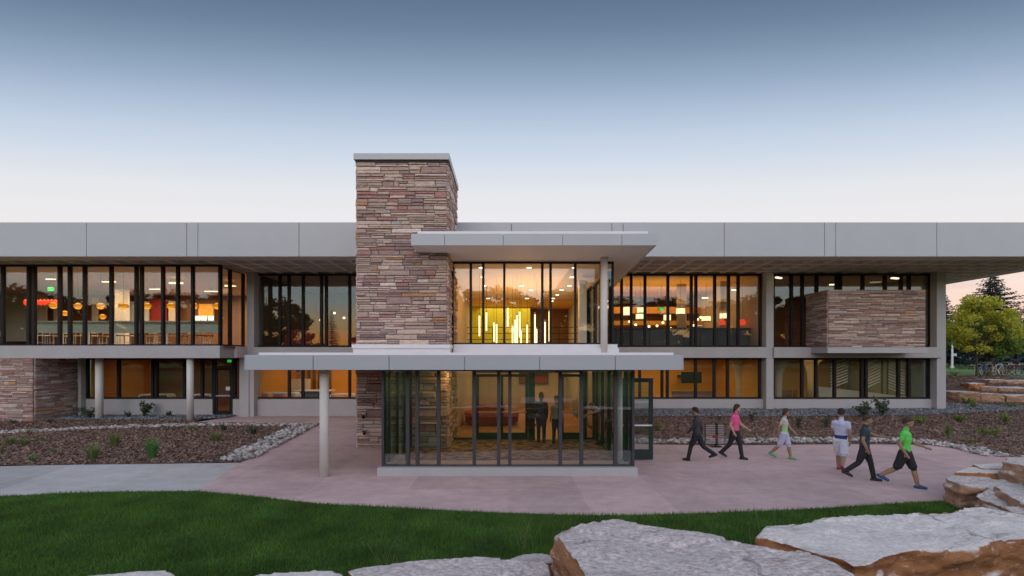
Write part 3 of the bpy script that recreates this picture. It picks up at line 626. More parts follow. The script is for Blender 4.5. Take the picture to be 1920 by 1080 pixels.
for i, (a, b) in enumerate(gl): tag(globe(a, b, 24.6, .19, 7.4), ['orange ribbed globe pendant just right of the red lantern row','orange globe pendant second after the red lantern row in the cafe','orange globe pendant directly above a lower hanging globe in the cafe','orange globe pendant fourth along the main cafe row','orange globe pendant beside the double mullion in the cafe','orange globe pendant in front of the dark red cafe wall','orange globe pendant partly behind a mullion, next to last in the row','orange globe pendant nearest the glass corner of the cafe bay'][i], 'pendant lamp', 'globe pendants in the cafe')
tag(globe(122,587.5,27.5,.17,7.4), 'orange globe pendant hung lower, first of the two low ones', 'pendant lamp', 'globe pendants in the cafe')
tag(globe(192.5,594,27.5,.17,7.4), 'orange globe pendant hung lowest, under another globe', 'pendant lamp', 'globe pendants in the cafe')
y = 26.2; o = empty('red_lantern_row', (X_(75,y),y,Z_(567,y)), 'row of glowing red paper lanterns in the cafe beneath the green exit sign', 'lantern')
for k in range(9):
    x = X_(48+7*k,y)-X_(75,y); MB().lathe([(.03,-.17),(.085,-.08),(.09,.06),(.03,.17)], (x,0,0), 12).build('lantern', M['e_red'], o)
MB().tube([(X_(44,y)-X_(75,y),0,.18),(X_(110,y)-X_(75,y),0,.18)], .012, 6).build('carrier_rail', M['black'], o)
def text(s, size, mat, parent, loc, rot=(math.pi/2,0,0)):
    cu = bpy.data.curves.new('lettering', 'FONT'); cu.body = s; cu.size = size; cu.align_x = 'CENTER'; cu.align_y = 'CENTER'; cu.extrude = .003
    t = bpy.data.objects.new('t', cu); link(t); me = bpy.data.meshes.new_from_object(t.evaluated_get(bpy.context.evaluated_depsgraph_get())); bpy.data.objects.remove(t)
    me.materials.clear(); me.materials.append(mat); o = bpy.data.objects.new('lettering', me); o.location = loc; o.rotation_euler = rot; return link(o, parent)
def exit_sign(px, py, y, ceil, label, s=1.0):
    z = Z_(py,y); o = empty('exit_sign', (X_(px,y),y,z), label, 'exit sign', 'green exit signs')
    box('housing', M['black'], o, -.2*s,.2*s,0,.05,-.12*s,.12*s); box('lit_face', M['e_exit'], o, -.18*s,.18*s,-.012,-.002,-.1*s,.1*s)
    text('EXIT', .15*s, M['black'], o, (0,-.016,0)); MB().tube([(0,.025,.12*s),(0,.025,ceil-z)], .012, 6).build('stem', M['black'], o)
exit_sign(95.5,542,26.5,7.4,'green lit exit sign above the red lanterns in the cafe', .95); exit_sign(1240,579,29,7.36,'green lit exit sign among the drum lamps in the dining room', .8)
exit_sign(430.5,677,26.6,2.98,'green lit exit sign above the glass door', .65)
# linear lamps
def linear(px, py, z, wpx, label, ang=0, cat='ceiling lamp', th=.05):
    y = ceil_y(py, z); wd = wpx*y/F
    o = empty('linear_lamp', (X_(px,y),y,z), label, cat, 'linear ceiling lamps', ang)
    box('diffuser', M['e_lin'], o, -wd/2,wd/2,-.06,.06,-th,0); box('lamp_body', M['white'], o, -wd/2,wd/2,-.07,.07,.002,.05)
    MB().tube([(0,0,.05),(0,0,.22)], .01, 6).build('stem', M['black'], o)
for px, py, wp, lb in ((95,523,16,'thin linear ceiling lamp nearest the left edge of the cafe'),(204,528,24,'thin linear ceiling lamp left of the white cafe column'),(290,542,18,'thin linear lamp low over the middle of the cafe'),(330,531,24,'thin linear lamp crossed by a mullion in the cafe'),(396,546,24,'thin linear lamp by the glass corner of the cafe, lowest'),(432,536,20,'thin linear lamp seen through the side glass of the cafe bay')):
    linear(px, py, 7.1, wp, lb, th=.03)
linear(1460,520,7.15,18,'warm linear lamp at the top corner left of the stone bay',R(35)); linear(1678,521,7.15,17,'warm linear lamp above the stone bay top edge',R(20)); linear(1560,533,7.1,8,'short warm linear lamp over the middle of the stone bay')
linear(1322,558,7.0,11,'short bright linear lamp in the middle of the dining room'); linear(1378,543,7.0,12,'short bright linear lamp toward the right end of the dining room')
# drum pendants
dr_ = [(1176,584,14,16),(1201.5,582,13,10),(1200,594,15,10),(1251,596,13,11),(1276,584,16,11),(1324,598,16,9),(1347.5,583,12,11),(1357,593,14,10),(1413,582,16,9)]
dl = ['tall drum pendant at the left end of the dining room','upper of two stacked white drum pendants by the mullion','lower of two stacked white drum pendants by the mullion','small drum pendant split by the mullion under the exit sign','white drum pendant in front of the pale round column','low drum pendant in the middle of the dining room','upper drum pendant left of the red lamp','low drum pendant just above the left red lamp','wide drum pendant farthest right in the dining room']
for (px, py, a, b), lb in zip(dr_, dl):
    y = 27.0+random.uniform(-.3,1.2); r = a/2*y/F; h = b*y/F
    o = empty('drum_pendant', (X_(px,y),y,Z_(py,y)), lb, 'pendant lamp', 'white drum pendants in the dining room')
    MB().lathe([(r*1.02,-h/2),(r,h/2)], (0,0,0), 20).build('shade', M['e_drum'], o)
    MB().lathe([(r*1.05,-h/2-.02),(r*1.05,-h/2+.02)], (0,0,0), 20).build('shade_band', M['white'], o)
    MB().tube([(0,0,h/2),(0,0,7.36-Z_(py,y))], .008, 5).build('cord', M['black'], o)
for px, lb in ((1354,'red lamp under the drum pendants, the one toward the mullions'),(1392,'red lamp near the right end of the dining counter')):
    y = 26.6; o = empty('red_lamp', (X_(px,y),y,Z_(604,y)), lb, 'lamp', 'red lamps over the dining counter')
    MB().lathe([(.17,-.15),(.17,.0),(.1,.14),(.03,.17)], (0,0,0), 18).build('shade', M['e_red'], o); MB().tube([(0,0,.17),(0,0,7.36-Z_(604,y))], .008, 5).build('cord', M['black'], o)
for i, (px, py) in enumerate(sorted([(1192,609),(1209,608),(1217,612),(1232,611),(1243,605),(1258,616),(1267,617),(1301,610),(1308,599),(1314,595),(1369,597),(1373,599),(1366,615),(1290,617),(1420,615),(1180,603)])):
    y = 28.5+random.uniform(0,3); o = MB().lathe([(.02,-.07),(.075,-.03),(.075,.03),(.02,.07)], (0,0,0), 10).build('bar_lamp', M['e_spot'], None); o.location = (X_(px,y),y,Z_(py,y))
    MB().tube([(0,0,.06),(0,0,7.36-Z_(py,y))], .006, 4).build('cord', M['black'], o)
    tag(o, ORD[i]+' sparkling bar lamp counting from the lobby end of the dining room', 'lamp', 'sparkling bar lamps in the dining room')
# dining room counter, column, bulkheads
o = empty('dining_counter', (9.2,26.6,FU), 'dark low counter along the dining room glass below the drum lamps', 'counter')
for k in range(9): box('panel', M['slate'], o, -4.2+k*.93,-4.2+k*.93+.91,-.1,.1,.02,1.02)
box('worktop', M['slate'], o, -4.22,4.17,-.2,.2,1.03,1.08)
PB2 = lambda mb, n, m: P(mb.build(n, M[m], None))
PB2(MB().lathe([(.27,FU),(.27,7.36)], (X_(1278,28.5),28.5,0), 24), 'interior_column', 'beige').data.shade_smooth(); PB2(MB().box(12.0,12.5,27.3,27.8,FU,7.36), 'interior_column', 'beige')
sl_ = MB()
for k in range(60): sl_.box(5.1+k*.137,5.1+k*.137+.07,34,34.1,FU+1.5,6.6)
PB2(sl_, 'slatted_screen', 'brown')
PB2(MB().box(5.05,13.25,33.4,33.95,6.1,6.55), 'bulkhead', 'amber'); PB2(MB().box(5.05,13.25,32.8,33.2,5.25,5.55), 'bulkhead', 'amber')
rg = MB(); cx_, cy_ = 6.4, 29.2
for k in range(28):
    a, b = 2*math.pi*k/28, 2*math.pi*(k+1)/28
    rg.hexa([(cx_+1.5*math.cos(a),cy_+1.5*math.sin(a),6.45),(cx_+1.5*math.cos(b),cy_+1.5*math.sin(b),6.45),(cx_+1.42*math.cos(b),cy_+1.42*math.sin(b),6.45),(cx_+1.42*math.cos(a),cy_+1.42*math.sin(a),6.45),(cx_+1.5*math.cos(a),cy_+1.5*math.sin(a),6.6),(cx_+1.5*math.cos(b),cy_+1.5*math.sin(b),6.6),(cx_+1.42*math.cos(b),cy_+1.42*math.sin(b),6.6),(cx_+1.42*math.cos(a),cy_+1.42*math.sin(a),6.6)])
PB2(rg, 'ceiling_ring', 'dark')
for k, (a, b) in enumerate(((1320,1332),(1334,1354),(1325,1345))): pass
for px, py, wd, hg in ((1312,608,18,6),(1335,604,8,6),(1393,588,7,7),(1419,588,18,8)):
    y = 33; P(MB().box(X_(px-wd/2,y),X_(px+wd/2,y),y,y+.05,Z_(py+hg/2,y),Z_(py-hg/2,y)).build('menu_board', M['e_screen'], None))
# cafe bar and stools
o = empty('bar_table', (-19.5,25.2,FU), 'long sage green bar table along the cafe windows under globe pendants', 'bar table')
ba, bb = X_(65,25.2)+19.5, X_(411,25.2)+19.5; n = 7
for k in range(n): box('front_panel', M['sage'], o, ba+(bb-ba)*k/n+.01,ba+(bb-ba)*(k+1)/n-.01,-.03,.03,.74,1.28)
box('worktop', M['sage'], o, ba,bb,-.3,.3,1.29,1.35)
for k in range(n+1): box('leg', M['white'], o, ba+(bb-ba-.06)*k/n,ba+(bb-ba-.06)*k/n+.06,.04,.1,0,1.285)
def stool(x, y, mat, label):
    o = empty('bar_chair', (x,y,FU), label, 'chair', 'bar chairs in the cafe', random.uniform(-.3,.3))
    box('seat', M[mat], o, -.2,.2,-.2,.2,.62,.67); box('backrest', M[mat], o, -.2,.2,.18,.21,.78,1.05)
    for a in (-.18,.16):
        for b in (-.18,.16): box('leg', M['steel'], o, a,a+.025,b,b+.025,0,.62 if b < 0 else .8)
    box('footrest', M['steel'], o, -.17,.17,-.175,-.16,.25,.275)
for i, (px, mt) in enumerate(((82,'white'),(100,'beige'),(120,'white'),(140,'beige'),(172,'white'),(196,'beige'),(222,'slate'),(244,'white'),(284,'beige'),(300,'beige'),(322,'beige'),(342,'slate'),(368,'slate'),(390,'red'))):
    y = 26.0+(i % 3)*.35; stool(X_(px,y), y, mt, ['first','second','third','fourth','fifth','sixth','seventh','eighth','ninth','tenth','eleventh','twelfth','thirteenth','fourteenth'][i]+' bar chair from the left end, '+{'white':'white, behind the sage bar table','beige':'beige, behind the sage bar table','slate':'dark, behind the sage bar table','red':'red, by the glass corner of the cafe'}[mt])
for x0, x1, z0, z1, m in ((8,48,525,640,'paleblue'),(70,86,545,605,'white'),(100,106,552,603,'white'),(172,182,558,603,'white'),(205,216,560,603,'white'),(225,250,565,603,'paleblue'),(265,278,565,603,'white'),(282,312,560,604,'red'),(316,328,565,603,'beige'),(372,400,570,595,'orange')):
    y = 33.2; P(MB().box(X_(x0,y),X_(x1,y),y,y+.12,max(FU,Z_(z1,y)),Z_(z0,y)).build('wall_panel', M[m], None))
PB2(MB().box(X_(223,29)-.25,X_(223,29)+.25,29,29.5,FU,7.4), 'interior_column', 'white')
for px in (370,382,395): 
    y = 30; P(MB().box(X_(px-5,y),X_(px+5,y),y,y+.05,Z_(601,y),Z_(592,y)).build('display_shelf', M['e_screen'], None))
# lounge
for px, wd, lb in ((573,52,'low dark red sofa behind the mid-left upper windows'),(638,56,'low dark red sofa beside the stone tower in the upper windows')):
    y = 27; o = empty('sofa', (X_(px,y),y,FU), lb, 'sofa', 'red lounge sofas'); h = wd*y/F/2
    box('seat', M['red'], o, -h,h,-.4,.4,.15,.5, .03); box('backrest', M['red'], o, -h,h,-.55,-.41,.15,.95, .03); box('armrest', M['red'], o, -h-.15,-h-.005,-.55,.4,.15,.7, .02); box('armrest', M['red'], o, h+.005,h+.15,-.55,.4,.15,.7, .02)
o = empty('book_shelf', (X_(510,29),29,FU), 'dark bookshelf at the left end of the lounge windows', 'shelf')
for k in range(5): box('shelf_board', M['brown'], o, -.8,.8,-.2,.2,.1+k*.5,.14+k*.5)
box('side_panel', M['brown'], o, -.85,-.805,-.2,.2,0,2.4); box('side_panel', M['brown'], o, .805,.85,-.2,.2,0,2.4); box('back_panel', M['navy'], o, -.8,.8,.17,.2,.16,2.4)
for i, (px, py) in enumerate(((489,600),(528,601),(601,600),(627,587),(645,596),(612,583))):
    y = 29.5; o = MB().lathe([(.02,-.06),(.07,-.03),(.07,.03),(.02,.06)], (0,0,0), 10).build('bar_lamp', M['e_spot'], None); o.location = (X_(px,y),y,Z_(py,y)); MB().tube([(0,0,.05),(0,0,7.4-Z_(py,y))], .006, 4).build('cord', M['black'], o)
    tag(o, 'small glowing lamp in the dark upper lounge, '+['by the left end bookshelf','second from the bookshelf','in the middle of the lounge panes','nearest the tower among the higher ones','last before the tower','highest, beside the double mullion'][i], 'lamp', 'small lamps in the upper lounge')
# bent tables
def bent_table(px0, px1, ptop, y, label):
    x0, x1, zt_ = X_(px0,y), X_(px1,y), Z_(ptop,y); r = .16; pts = [(x0,0),(x0,zt_-r)]
    for k in range(1,6): a = math.pi-k*math.pi/2/5; pts.append((x0+r+r*math.cos(a), zt_-r+r*math.sin(a)))
    for k in range(0,6): a = math.pi/2-k*math.pi/2/5; pts.append((x1-r+r*math.cos(a), zt_-r+r*math.sin(a)))
    pts.append((x1,0)); o = empty('bent_table', (0,0,0), label, 'table', 'white bent tables'); cx = (x0+x1)/2; o.location = (cx,y,0)
    m = MB(); th = .055
    for i in range(len(pts)-1):
        (a, b), (c, d) = pts[i], pts[i+1]
        def inn(p, i): 
            q0, q1 = pts[max(i-1,0)], pts[min(i+1,len(pts)-1)]; dx, dz = q1[0]-q0[0], q1[1]-q0[1]; l = math.hypot(dx,dz); return (p[0]+dz/l*th, p[1]-dx/l*th)
        e, f = inn((a,b),i), inn((c,d),i+1)
        m.hexa([(a-cx,-.3,b),(c-cx,-.3,d),(c-cx,.3,d),(a-cx,.3,b),(e[0]-cx,-.3,e[1]),(f[0]-cx,-.3,f[1]),(f[0]-cx,.3,f[1]),(e[0]-cx,.3,e[1])])
    m.build('bent_top', M['white'], o); box('crossbar', M['white'], o, x0-cx+.06,x1-cx-.06,.1,.14,.5,.56)
bent_table(267,323,738.5,26.3,'white bent table behind the left ground floor glass'); bent_table(360,402,738.5,26.3,'white bent table beside the glass door'); bent_table(492,560,735.5,26.5,'large white bent table in the bright orange room'); bent_table(622,664,738,26.6,'white bent table next to the tower in the orange room')
o = empty('game_table', (X_(538,28),28,0), 'green topped game table in the orange ground floor room', 'table'); box('table_top', M['green'], o, -1.1,1.1,-.6,.6,1.0,1.07)
for a in (-1,.92):
    for b in (-.5,.42): box('leg', M['slate'], o, a,a+.08,b,b+.08,0,.998)
o = empty('cabinet', (X_(552,29.4),29.4,0), 'white low cabinet behind the green game table', 'cabinet')
for k in range(3): box('cabinet_door', M['white'], o, -.9+k*.61,-.9+k*.61+.59,-.22,.2,.1,1.75)
o = empty('wall_clock', (X_(560,30.4),30.4,2.3), 'oval pale ornament on the orange wall above the white cabinet', 'wall ornament')
MB().tube([(0,-.06,0),(0,.0,0)], .32, 20).build('dial', M['beige'], o); MB().tube([(0,-.08,0),(0,-.062,0)], .17, 16).build('face', M['brown'], o)
o = empty('desk', (X_(592,27.6),27.6,0), 'dark desk with a white top beside the canopy column, in the orange room', 'desk'); box('desk_top', M['white'], o, -1.0,1.0,-.4,.4,1.15,1.2); box('front_panel', M['navy'], o, -.95,.95,-.35,-.3,.05,1.148)
for k in range(5):
    P(MB().box(-12.6+k*.33,-12.6+k*.33+.16,30.42,30.5,0,2.95).build('wall_batten', M['brown'], None))
# common room
o = empty('television', (X_(1297,29),29,Z_(708,29)), 'wide black television on the orange wall of the ground floor common room', 'television')
h = 38*29/F/2; box('casing', M['black'], o, -h,h,0,.1,-.34,.34, .01); box('screen', M['black'], o, -h+.03,h-.03,-.006,-.001,-.31,.31); box('wall_mount', M['black'], o, -.2,.2,.1,1.9,-.1,.1)
o = empty('long_couch', (X_(1292,27.2),27.2,0), 'long brown couch below the television', 'couch'); h = 1.15
box('seat', M['brown'], o, -h,h,-.45,.45,.15,.5, .03); box('backrest', M['brown'], o, -h,h,-.62,-.46,.15,1.22, .03); box('armrest', M['brown'], o, -h-.16,-h-.005,-.6,.45,.15,.8, .03); box('armrest', M['brown'], o, h+.005,h+.16,-.6,.45,.15,.8, .03)
def flared(px, y, rb, rt):
    x = X_(px,y); prof = [(rb,0),(rb,1.5)]
    for k in range(1,8): a = k/7; prof.append((rb+(rt-rb)*(1-math.sqrt(max(0,1-a*a))), 1.5+1.48*a))
    o = P(MB().lathe(prof, (x,y,0), 20).build('flared_column', M['beige'], None)); o.data.shade_smooth()
flared(1387,27.8,.2,.75); flared(1459,27.3,.2,.75); flared(1521,29.5,.2,.7)
for k in range(9): P(MB().box(4.1+k*.22,4.1+k*.22+.12,30.5,30.56,.0,2.95).build('wall_batten', M['brown'], None))
# stair behind the right ground floor glass
o = empty('staircase', (18.5,26.4,0), 'pale staircase with slatted guard panels behind the right ground floor windows', 'staircase')
MB().hexa([(-1.5,0,0),(3.5,0,0),(3.5,.1,0),(-1.5,.1,0),(-1.5,0,1.48),(3.5,0,.9),(3.5,.1,.9),(-1.5,.1,1.48)]).build('stringer', M['beige'], o)
for (a, b, dirn) in ((-.6,.35,1),(1.35,2.15,1),(2.6,3.5,-1)):
    for k in range(9):
        z = 1.35+k*.16; MB().hexa([(a,.4,z),(b,.4,z+.35*dirn),(b,.44,z+.35*dirn),(a,.44,z),(a,.4,z+.06),(b,.4,z+.35*dirn+.06),(b,.44,z+.35*dirn+.06),(a,.44,z+.06)]).build('slat', M['white'], o)
for a in (-.7,.4,1.25,2.2,2.5,3.55): box('post', M['slate'], o, a,a+.07,.36,.42,.6,2.9)
for i, (px, y) in enumerate(((1480,27.2),(1500,27.5),(1545,27))):
    o = empty('side_chair', (X_(px,y),y,0), 'dark low chair behind the right ground floor glass, '+['by the first flared column','just right of the mullion','before the stair slats'][i], 'chair', 'dark chairs in the stair hall', i*.7)
    box('seat', M['brown'], o, -.25,.25,-.25,.25,.72,.78); box('backrest', M['brown'], o, -.25,.25,.2,.24,.785,1.2)
    for a in (-.23,.19):
        for b in (-.23,.19): box('leg', M['black'], o, a,a+.04,b,b+.04,0,.718)
# lobby bench
y = 22.2; o = empty('lobby_bench', (X_(922,y),y,0), 'rounded orange and red lobby bench beyond the inner glass doors', 'bench'); rx = 50*y/F
def oval(mb, rx, ry, z0, z1, n=28):
    b = len(mb.v)
    for z in (z0, z1):
        for k in range(n): t = 2*math.pi*k/n; mb.v.append((rx*math.copysign(abs(math.cos(t))**.6, math.cos(t)), ry*math.copysign(abs(math.sin(t))**.7, math.sin(t)), z))
    for k in range(n): k2 = (k+1) % n; mb.f.append((b+k,b+k2,b+n+k2,b+n+k))
    mb.f.append(tuple(range(b,b+n))[::-1]); mb.f.append(tuple(range(b+n,b+2*n))); return mb
oval(MB(), rx*.9, .7, 0, .14).build('plinth', M['dark'], o); oval(MB(), rx, .85, .145, .42).build('seat_base', M['red'], o); oval(MB(), rx*1.02, .87, .422, .58).build('cushion', M['orange_seat'], o); oval(MB(), rx*.5, .3, .582, .9).build('backrest', M['orange_seat'], o)
o = empty('wall_screen', (1.6,29.9,1.9), 'dark red framed picture on the lobby back wall over the inner doors', 'picture'); box('frame', M['dark'], o, -.9,.9,-.06,0,-.5,.5); box('picture', M['red'], o, -.8,.8,-.08,-.062,-.4,-.02)
# ------------------------------------------------------------------ plants and ground cover
def Gz(px, py):
    z = 0
    for _ in range(25): x, y = G(px, py, z); z = .5*z+.5*zg(x, y)
    return x, y, zg(x, y)
def leafmat(name, c1, c2, trans=.3):
    m = bpy.data.materials.new(name); m.use_nodes = True; nt = m.node_tree; N = nt.nodes; L = nt.links; b = N['Principled BSDF']; b.inputs['Roughness'].default_value = .6; b.inputs['Specular IOR Level'].default_value = .3
    ge = N.new('ShaderNodeNewGeometry'); rp = N.new('ShaderNodeMixRGB'); rp.inputs[1].default_value = (*c1,1); rp.inputs[2].default_value = (*c2,1); L.new(ge.outputs['Random Per Island'], rp.inputs[0])
    L.new(rp.outputs[0], b.inputs['Base Color']); tl = N.new('ShaderNodeBsdfTranslucent'); L.new(rp.outputs[0], tl.inputs[0]); mi = N.new('ShaderNodeMixShader'); mi.inputs[0].default_value = trans
    L.new(b.outputs[0], mi.inputs[1]); L.new(tl.outputs[0], mi.inputs[2]); L.new(mi.outputs[0], N['Material Output'].inputs[0]); return m
LM = dict(lawn=leafmat('grass_blade', (.045,.125,.014), (.135,.235,.038)), tuft=leafmat('tuft_blade', (.13,.19,.06), (.27,.31,.13)), tuft_green=leafmat('tuft_green_blade', (.08,.22,.05), (.17,.34,.09)), shrub=leafmat('shrub_leaf', (.05,.085,.045), (.13,.17,.09)),
    maple=leafmat('maple_leaf', (.30,.38,.04), (.78,.66,.09), .5), dgreen=leafmat('dark_leaf', (.035,.07,.015), (.07,.11,.03), .3), green=leafmat('green_leaf', (.12,.21,.04), (.32,.38,.08), .45), spruce=leafmat('spruce_needle', (.022,.038,.032), (.05,.07,.06), .1), bluespruce=leafmat('blue_spruce_needle', (.035,.06,.065), (.07,.10,.105), .1), straw=leafmat('straw_blade', (.2,.19,.08), (.32,.28,.14)))
def blades(n, xs, ys, zs, hmin, hmax, wdt, lean, rngg=rng):
    h = rngg.uniform(hmin, hmax, n); a = rngg.uniform(0, 2*np.pi, n); l = rngg.uniform(0, lean, n)*h; la = rngg.uniform(0, 2*np.pi, n); wv = wdt*rngg.uniform(.6, 1.3, n)
    V = np.zeros((n,3,3)); dx, dy = np.cos(a)*wv/2, np.sin(a)*wv/2
    V[:,0] = np.stack([xs-dx, ys-dy, zs], 1); V[:,1] = np.stack([xs+dx, ys+dy, zs], 1); V[:,2] = np.stack([xs+np.cos(la)*l, ys+np.sin(la)*l, zs+h], 1)
    return V.reshape(-1,3), np.arange(n*3).reshape(-1,3)
nt = LM['lawn'].node_tree; b_ = nt.nodes['Principled BSDF']; src = b_.inputs['Base Color'].links[0].from_socket; tcn = nt.nodes.new('ShaderNodeTexCoord'); nzn = nt.nodes.new('ShaderNodeTexNoise'); nzn.inputs['Scale'].default_value = 1.1; nzn.inputs['Detail'].default_value = 6; nt.links.new(tcn.outputs['Object'], nzn.inputs[0])
mrn = nt.nodes.new('ShaderNodeMapRange'); nt.links.new(nzn.outputs[0], mrn.inputs[0]); mrn.inputs[1].default_value = .3; mrn.inputs[2].default_value = .7; mrn.inputs[3].default_value = .6; mrn.inputs[4].default_value = 1.5; hsn = nt.nodes.new('ShaderNodeHueSaturation'); nt.links.new(mrn.outputs[0], hsn.inputs['Value']); nt.links.new(src, hsn.inputs['Color']); nt.links.new(hsn.outputs[0], b_.inputs['Base Color'])
# lawn
def npoly(x, y, Pg):
    r = np.zeros(len(x), bool); j = len(Pg)-1
    for i in range(len(Pg)):
        xi, yi = Pg[i]; xj, yj = Pg[j]
        if yi != yj: r ^= ((yi > y) != (yj > y)) & (x < (xj-xi)*(y-yi)/(yj-yi)+xi)
        j = i
    return r
n = 900000; ly = 4.2+(11.4-4.2)*rng.random(n)**.9; lx = rng.uniform(-1.12, 1.12, n)*ly*1.02
k = npoly(lx, ly, lawn_pts); lx, ly = lx[k][:330000], ly[k][:330000]; lzv = np.array([zg(0, float(v)) for v in ly])
patch = np.array([noise.noise(Vector((float(a)*.9, float(b)*1.4, 3.1))) for a, b in zip(lx[::1], ly[::1])])
V, Fq = blades(len(lx), lx, ly, lzv, .035, .085, .010, .8); V = V.reshape(-1,3,3); V[:,2,2] = lzv+(V[:,2,2]-lzv)*(1+.45*patch); V = V.reshape(-1,3)
o = npmesh('grass', V, Fq, LM['lawn']); o['kind'] = 'stuff'; o['label'] = 'short dark green lawn grass'
# mulch chips
def chips(name, poly, n, smin, smax, mat, zoff, xr=None, yr=None):
    xs = np.array([p[0] for p in poly]); ys = np.array([p[1] for p in poly]); x0, x1 = (xs.min(), xs.max()) if xr is None else xr; y0, y1 = (ys.min(), ys.max()) if yr is None else yr
    X = rng.uniform(x0, x1, n*3); Y = rng.uniform(y0, y1, n*3); k = npoly(X, Y, poly); X, Y = X[k][:n], Y[k][:n]; n = len(X)
    Z = np.array([zg(float(a), float(b)) for a, b in zip(X, Y)])+zoff+rng.uniform(0,.035,n)
    a = rng.uniform(0, 2*np.pi, n); s = rng.uniform(smin, smax, n); t = rng.uniform(-.6,.6,n); u = rng.uniform(-.5,.5,n)
    ux, uy, uz = np.cos(a)*s, np.sin(a)*s, t*s; wx, wy, wz = -np.sin(a)*s*.4, np.cos(a)*s*.4, u*s
    V = np.stack([np.stack([X+p*ux+q*wx, Y+p*uy+q*wy, Z+p*uz+q*wz],1) for p, q in ((-.5,-.5),(.5,-.5),(.5,.5),(-.5,.5))],1).reshape(-1,3)
    o = npmesh(name, V, np.arange(n*4).reshape(-1,4), mat); o['kind'] = 'stuff'; return o
m_chip = pmat('bark_chip', (.30,.19,.14), (.15,.095,.07), 3, .95, island=True)
m_peb = pmat('grey_pebble', (.33,.34,.36), (.2,.21,.225), 3, .9, island=True)
chips('mulch', left_bed, 75000, .03, .085, m_chip, .02, xr=(-24,-5)); chips('mulch', right_bed, 75000, .03, .085, m_chip, .02)
chips('gravel', [(-22.5,23.4),(-15.6,23.3),(-14.2,24.3),(-14.2,25.3),(-22.5,25.3)], 9000, .03, .07, m_peb, .05); chips('gravel', [(3.6,22.6),(14,22.6),(20,23.0),(26.0,24.5),(27.5,25.6),(22.7,26.6),(22.7,25.3),(3.6,25.3)], 22000, .03, .07, m_peb, .055)
# river rocks
def rockmesh(mat, k=6):
    out = []
    for i in range(k):
        bm = bmesh.new(); bmesh.ops.create_icosphere(bm, subdivisions=2 if i < 0 else 1, radius=.5)
        for v in bm.verts: v.co *= random.uniform(.82,1.15); v.co.z *= .62; v.co.x *= 1.15
        me = bpy.data.meshes.new('river_rock'); bm.to_mesh(me); bm.free(); me.materials.append(mat); me.shade_smooth(); out.append(me)
    return out
def rockmat(name, island):
    m = pmat(name, (.46,.42,.39), (.31,.28,.26), 5, .85, .3, 30, island=island)
    if not island:
        nt = m.node_tree; N = nt.nodes; L = nt.links; b = N['Principled BSDF']; src = b.inputs['Base Color'].links[0].from_socket; oi = N.new('ShaderNodeObjectInfo'); hs = N.new('ShaderNodeHueSaturation'); mr = N.new('ShaderNodeMapRange')
        L.new(oi.outputs['Random'], mr.inputs[0]); mr.inputs[3].default_value = .45; mr.inputs[4].default_value = 1.6; L.new(mr.outputs[0], hs.inputs['Value']); L.new(src, hs.inputs['Color']); L.new(hs.outputs[0], b.inputs['Base Color'])
    return m
RK = rockmesh(rockmat('river_rock_stone', False)); m_rmass = rockmat('river_rock_mass', True)
def along(pts, width, n, smin, smax):
    res = []; seg = [(Vector(a), Vector(b)) for a, b in zip(pts[:-1], pts[1:])]; ln = [(b-a).length for a, b in seg]
    for _ in range(n):
        (a, b) = random.choices(seg, ln)[0]; t = random.random(); p = a+(b-a)*t; d = (b-a).normalized(); p = p+Vector((-d.y,d.x))*random.uniform(-.5,.5)*width; res.append((p.x,p.y,random.uniform(smin,smax)))
    return res
rs = along([G(437,866),G(490,840),G(548,811),G(578,797)], .95, 420, .10, .24)
rs += along([(G(1893,860)[0]-.1,G(1893,860)[1]+.25),(G(1830,845)[0],G(1830,845)[1]+.4),(G(1740,833)[0],G(1740,833)[1]+.45),(G(1600,831)[0],G(1600,831)[1]+.45),(G(1420,833)[0],G(1420,833)[1]+.45),(3.7,17.4)], .8, 620, .09, .2)
rs += along([(-24,19.4),G(0,813),G(160,805),G(362,798),G(470,797.5),G(583,798.5)], .8, 700, .09, .2)
rs.sort(key=lambda r: -r[2]/r[1]); mv, mf = [], []
for i, (x, y, s) in enumerate(rs):
    z = zg(x, y)+.03+s*.16; me = random.choice(RK)
    Mt = Matrix.Translation((x,y,z)) @ Matrix.Rotation(random.uniform(0,6.28),4,'Z') @ Matrix.Rotation(random.uniform(-.4,.4),4,'X') @ Matrix.Diagonal((s,s*random.uniform(.7,1),s,1))
    if i < 300:
        o = bpy.data.objects.new('river_rock', me); link(o); o.matrix_basis = Mt
        tag(o, 'rounded grey river rock in the strip edging the mulch beside the pink plaza', 'rock', 'river rocks edging the beds')
    else:
        k = len(mv); mv += [tuple(Mt @ v.co) for v in me.vertices]; mf += [tuple(k+q for q in p.vertices) for p in me.polygons]
me = bpy.data.meshes.new('river_rocks'); me.from_pydata(mv, [], mf); me.shade_smooth(); me.materials.append(m_rmass); o = link(bpy.data.objects.new('river_rock_edging', me)); o['kind'] = 'stuff'
